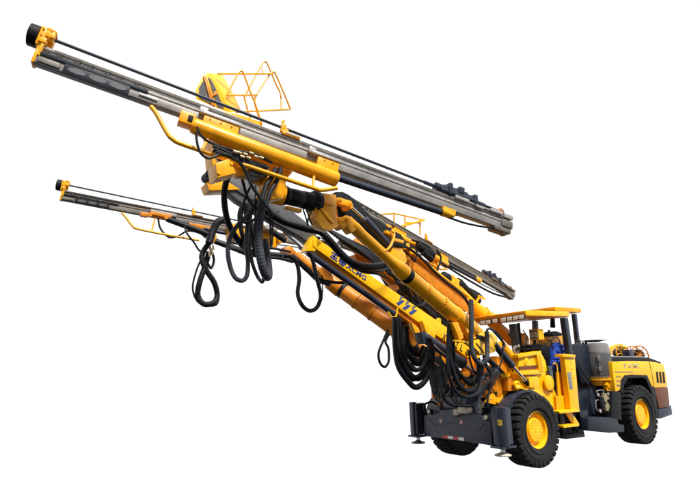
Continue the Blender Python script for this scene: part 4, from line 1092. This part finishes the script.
# ================================================================== HOSES
RB = .034
hl = [
 # ribbed loops hanging under the near feed's cradle
 ([(274,176),(268,188),(262,205),(259.5,222),(259,243),(261,262),(265,275,-1.5),(268,276,-1.35),(268,262,-1.2),(264,240,-1.1)], -1.55, .060, .045, RUBG),
 ([(261,192),(249,213),(237,226),(229,240),(227.6,254),(230.6,269),(236,278.5),(242,281),(247,275),(248,262),(246,244),(249,219),(258,200),(268,186)], -1.35, .031, .03, RUBG),
 ([(252,205),(248,225),(249,245),(252,262),(257,276),(262,282),(264,276)], -1.25, .026, .03, RUBG),
 ([(233,168,-1.4),(227,180,-1.3),(224.5,198,-1.2),(228,220,-1.1),(236,237,-1.0),(246,249,-.9),(257,255,-.8)], 0, .045, .04, RUB),
 ([(238,163),(243,180),(249,198),(258,210),(270,221)], -1.5, .022, 0, RUB),
 ([(277,172),(264,186),(255,200),(250,212),(249,226),(256,243)], -1.2, .030, 0, RUB),
 ([(243,205),(240,214),(241,228),(244,244),(248,258)], -1.0, .035, .03, RUB),
 ([(246,204),(248,216),(252,234),(257,250)], -.9, .06, .04, RUB),
 # long ribbed sleeve over the centre arm
 ([(258,206),(270,213),(281,219.5),(294,225),(308.5,228.7),(320,231),(328.7,239.5),(338,249.5),(347,259),(355,264),(363,266.5),(373,267),(383,265)], -.55, .068, .045, RUB),
 ([(340,252),(352,266),(362,270),(374,272),(386,270),(396,264)], -.4, .022, 0, RUB),
 ([(352,266),(364,272),(378,273.5),(388,278)], -.38, .022, 0, RUB),
 # loop below
 ([(283,255.5),(291,257),(297,264),(299,278),(298,294),(302,306),(310,311.2),(317.5,307),(320.3,296),(317,280),(312,260),(308,252)], -.3, .036, .035, RUB),
 ([(215,241,1.5),(233,248,1.4),(251,253.5,1.2),(270,255,1.0),(287,256,.8)], 0, .058, 0, RUB),
 ([(226,247,1.4),(242,252,1.2),(262,256,1.0),(280,258.5,.8),(293,262,.6)], 0, .03, 0, RUB),
 ([(227,241,1.4),(250,247,1.2),(272,249,1.0),(291,252,.8)], 0, .025, 0, RUB),
 ([(296,260),(308,272),(320,280),(336,283),(350,282.5)], .2, .03, 0, RUB),
 ([(322,275),(323,288),(322,300)], .2, .012, 0, RUB),
 ([(292,256),(306,268),(318,279),(330,284)], .3, .05, .04, RUBG),
 # far feed loops
 ([(209,243),(203,252),(202,260),(207,271),(214,283),(217.5,295),(213,303),(204,304),(198,296),(199,283),(205,265),(209,252)], 3.2, .062, .05, RUB),
 ([(184,225,3.5),(188,234),(194,243),(198,249),(202,255),(196,270),(193,287),(197,301),(206,305),(216,304),(219,295),(216,284)], 3.25, .022, 0, RUB),
 ([(209,246),(213,254),(214,262),(211,268),(208,264)], 3.1, .03, 0, RUB),
 ([(158,217),(159.5,226),(163,233),(170,237),(178,235),(188,231),(199,233),(206,238)], 3.6, .022, 0, RUB),
 ([(228,219),(219,222),(213,230),(209,243)], 3.0, .085, .05, RUB),
 # heavy loops near the arm bracket
 ([(395,317),(395.5,342),(399,366),(407,381),(417,386.5),(426,380),(431,364),(432,348),(429,338)], -.45, .052, 0, RUB),
 ([(399,318),(401,345),(407,362),(415,369.5),(423,366),(428,354),(430,342)], -.55, .040, 0, RUB),
 ([(397,318),(398,344),(403,364),(411,376),(419,378),(427,370),(430,352)], -.35, .045, 0, RUB),
 ([(388,330),(383,340),(379.5,352),(380,363),(384.5,366),(388.5,361),(388.5,349),(386,341),(389,334)], .9, .028, 0, RUB),
  ([(396,322),(398,348),(402,362),(409,374),(417,378),(424,372),(428,358),(430,346)], .0, .060, 0, RUB),
 ([(402,322),(404,345),(410,359),(417,363),(423,358),(427,348)], .1, .06, 0, RUB),
 ([(405,322),(408,342),(413,352),(419,354),(424,347)], .2, .06, 0, RUB),
 # bundle at the root of the near boom
 ([(451,318),(449.6,345),(451,366),(457,382),(467,390.5),(476,387),(479,372),(478,358)], -1.0, .045, 0, RUB),
 ([(453.5,319),(453,346),(456,365),(463,378),(471,381.5),(477,374),(479,362)], -.95, .040, 0, RUB),
 ([(449,322),(447,348),(448,370),(454,388),(466,397),(477,393),(482,378),(483,366)], -1.05, .030, 0, RUB),
 ([(471,300),(471,322),(471,345),(475,358.5),(481.5,364),(487,358),(487.3,343),(486.7,331)], -1.25, .045, .04, RUBG),
 ([(487,333),(487.5,329),(491,328.3),(496,334),(501,341),(504,346),(500,350)], -1.2, .022, 0, RUB),
 ([(489,329),(496,330.5),(502,339),(503,352),(499,366),(491,370),(485,366)], -1.15, .016, 0, RUB),
 ([(446,365),(441.5,381),(442,396),(449,404),(461,405.5),(473,404),(480,393),(487,382),(497,372)], -.9, .030, 0, RUB),
  ([(440,388),(439,398),(443,407.5),(453,408.5),(462,404)], -.8, .02, 0, RUB),
 ([(497,370),(488,381),(480,393),(477.5,404),(478,412)], -.85, .045, 0, NAVY),
 ([(500,372),(491,386),(488,398),(488,408)], -.9, .022, 0, RUB),
 ([(494,367),(482,380),(472,394),(468,404)], -.75, .05, 0, NAVY),
 ([(483,360),(489,370),(492,376),(488,384)], -.9, .035, 0, RUB),
 ([(503,352),(510,362),(513,372)], -.95, .013, 0, RUB),
 ([(512,336),(517,348),(521,360),(524,368)], -.9, .010, 0, RUB),
 ([(430,402),(425,406),(425,412),(429,417),(435,416),(438,410),(437,404),(432,401),(427,403)], .9, .022, 0, RUB),
 ([(437,395),(440,403),(441,412)], .7, .02, 0, RUB),
 ([(455,370),(447,380),(438,392)], -.2, .03, 0, RUB), ([(460,378),(450,386),(443,396)], -.2, .03, 0, RUB),
 ([(523,330),(527,338),(524,348),(529,356)], -.8, .012, 0, RUB), ([(548,340),(553,344),(552,352)], -.7, .015, 0, RUB),
 ([(540,352),(545,345),(551,345),(553,350)], -.9, .012, 0, RUB),
]
for pts, y, r_, rib, m in hl:
    q = []
    for i, p in enumerate(pts):
        j = 0 if i in (0, len(pts)-1) else (.9 if not rib else .5)
        q.append((p[0]+random.uniform(-j,j), p[1]+random.uniform(-j,j), (p[2] if len(p) > 2 else y)+random.uniform(-.03,.03)*(j > 0)))
    hose(q, y, r_, rib, m)
# loose thin lines tangled among the thick ones
for k_ in range(6):
    u0 = random.uniform(442,486); v0 = random.uniform(345,366); dp = random.uniform(16,38); wd = random.uniform(6,22); sg = random.choice((-1,1))
    P_ = [(u0,v0),(u0+sg*wd*.1,v0+dp*.5),(u0+sg*wd*.45,v0+dp),(u0+sg*wd*.85,v0+dp*.75),(u0+sg*wd,v0+dp*.15)]
    if max(p[1] for p in P_) < 405: hose(P_, random.uniform(-1.0,-.6), random.choice((.010,.013,.016,.02)))
for k_ in range(3):
    u0 = random.uniform(394,404); u1_ = random.uniform(424,434); v0 = random.uniform(322,332); dp = random.uniform(28,56)
    hose([(u0,v0),(u0+1,v0+dp*.6),((u0+u1_)/2-3,v0+dp),((u0+u1_)/2+5,v0+dp*.97),(u1_-1,v0+dp*.6),(u1_,v0+14)], random.uniform(-.5,-.1), random.choice((.012,.018,.024)))
for k_ in range(3):
    u0 = random.uniform(236,268); v0 = random.uniform(176,196); w0 = random.uniform(-12,10); d0 = random.uniform(25,60)
    hose([(u0,v0),(u0+w0,v0+d0*.5),(u0+w0*1.2,v0+d0),(u0+w0*.4+5,v0+d0*.9),(u0+w0*.1+6,v0+d0*.4)], random.uniform(-1.6,-1.2), random.choice((.010,.013,.017)))
b = B()
for u, v in ((210,246),(212,250),(209,252),(213,245)): b.cyl(at(u,v,3.05), at(u+.5,v+5,3.05), .025, n=8)
b.build('hose_fitting', BRS, rig)

# ================================================================== LIGHT
w = bpy.data.worlds.new('World'); C.world = w; w.use_nodes = True
nt = w.node_tree; bg = nt.nodes['Background']
tc = nt.nodes.new('ShaderNodeTexCoord'); sp = nt.nodes.new('ShaderNodeSeparateXYZ'); rp = nt.nodes.new('ShaderNodeValToRGB')
nt.links.new(tc.outputs['Generated'], sp.inputs[0])
mr = nt.nodes.new('ShaderNodeMapRange'); mr.inputs[1].default_value = -1; mr.inputs[2].default_value = 1
nt.links.new(sp.outputs['Z'], mr.inputs[0]); nt.links.new(mr.outputs[0], rp.inputs['Fac'])
e = rp.color_ramp.elements
e[0].position = .28; e[0].color = (.03,.03,.035,1); e[1].position = .33; e[1].color = (1,1,1,1)
# world is white beyond the machine, made dimmer behind the camera for contrast
dp = nt.nodes.new('ShaderNodeVectorMath'); dp.operation = 'DOT_PRODUCT'; dp.inputs[1].default_value = (.58,.81,0.12)
nt.links.new(tc.outputs['Generated'], dp.inputs[0])
m2 = nt.nodes.new('ShaderNodeMapRange'); m2.inputs[1].default_value = -.25; m2.inputs[2].default_value = .15; m2.inputs[3].default_value = .30; m2.inputs[4].default_value = 1.0
m2.interpolation_type = 'SMOOTHSTEP'
nt.links.new(dp.outputs['Value'], m2.inputs[0])
mm = nt.nodes.new('ShaderNodeMath'); mm.operation = 'MULTIPLY'; mm.inputs[1].default_value = 1.02
nt.links.new(m2.outputs[0], mm.inputs[0])
nt.links.new(rp.outputs['Color'], bg.inputs['Color']); nt.links.new(mm.outputs[0], bg.inputs['Strength'])
sd_ = bpy.data.lights.new('sun', 'SUN'); sd_.energy = 5.0; sd_.angle = math.radians(14); sd_.color = (1,.96,.9)
so_ = bpy.data.objects.new('sun', sd_); COL.objects.link(so_)
dirv = V((.03,-.57,.82)).normalized()
so_.rotation_euler = dirv.to_track_quat('Z','Y').to_euler()
C.view_settings.view_transform = 'Standard'; C.view_settings.look = 'None'; C.view_settings.gamma = 1; C.view_settings.exposure = .22
C.cycles.max_bounces = 6
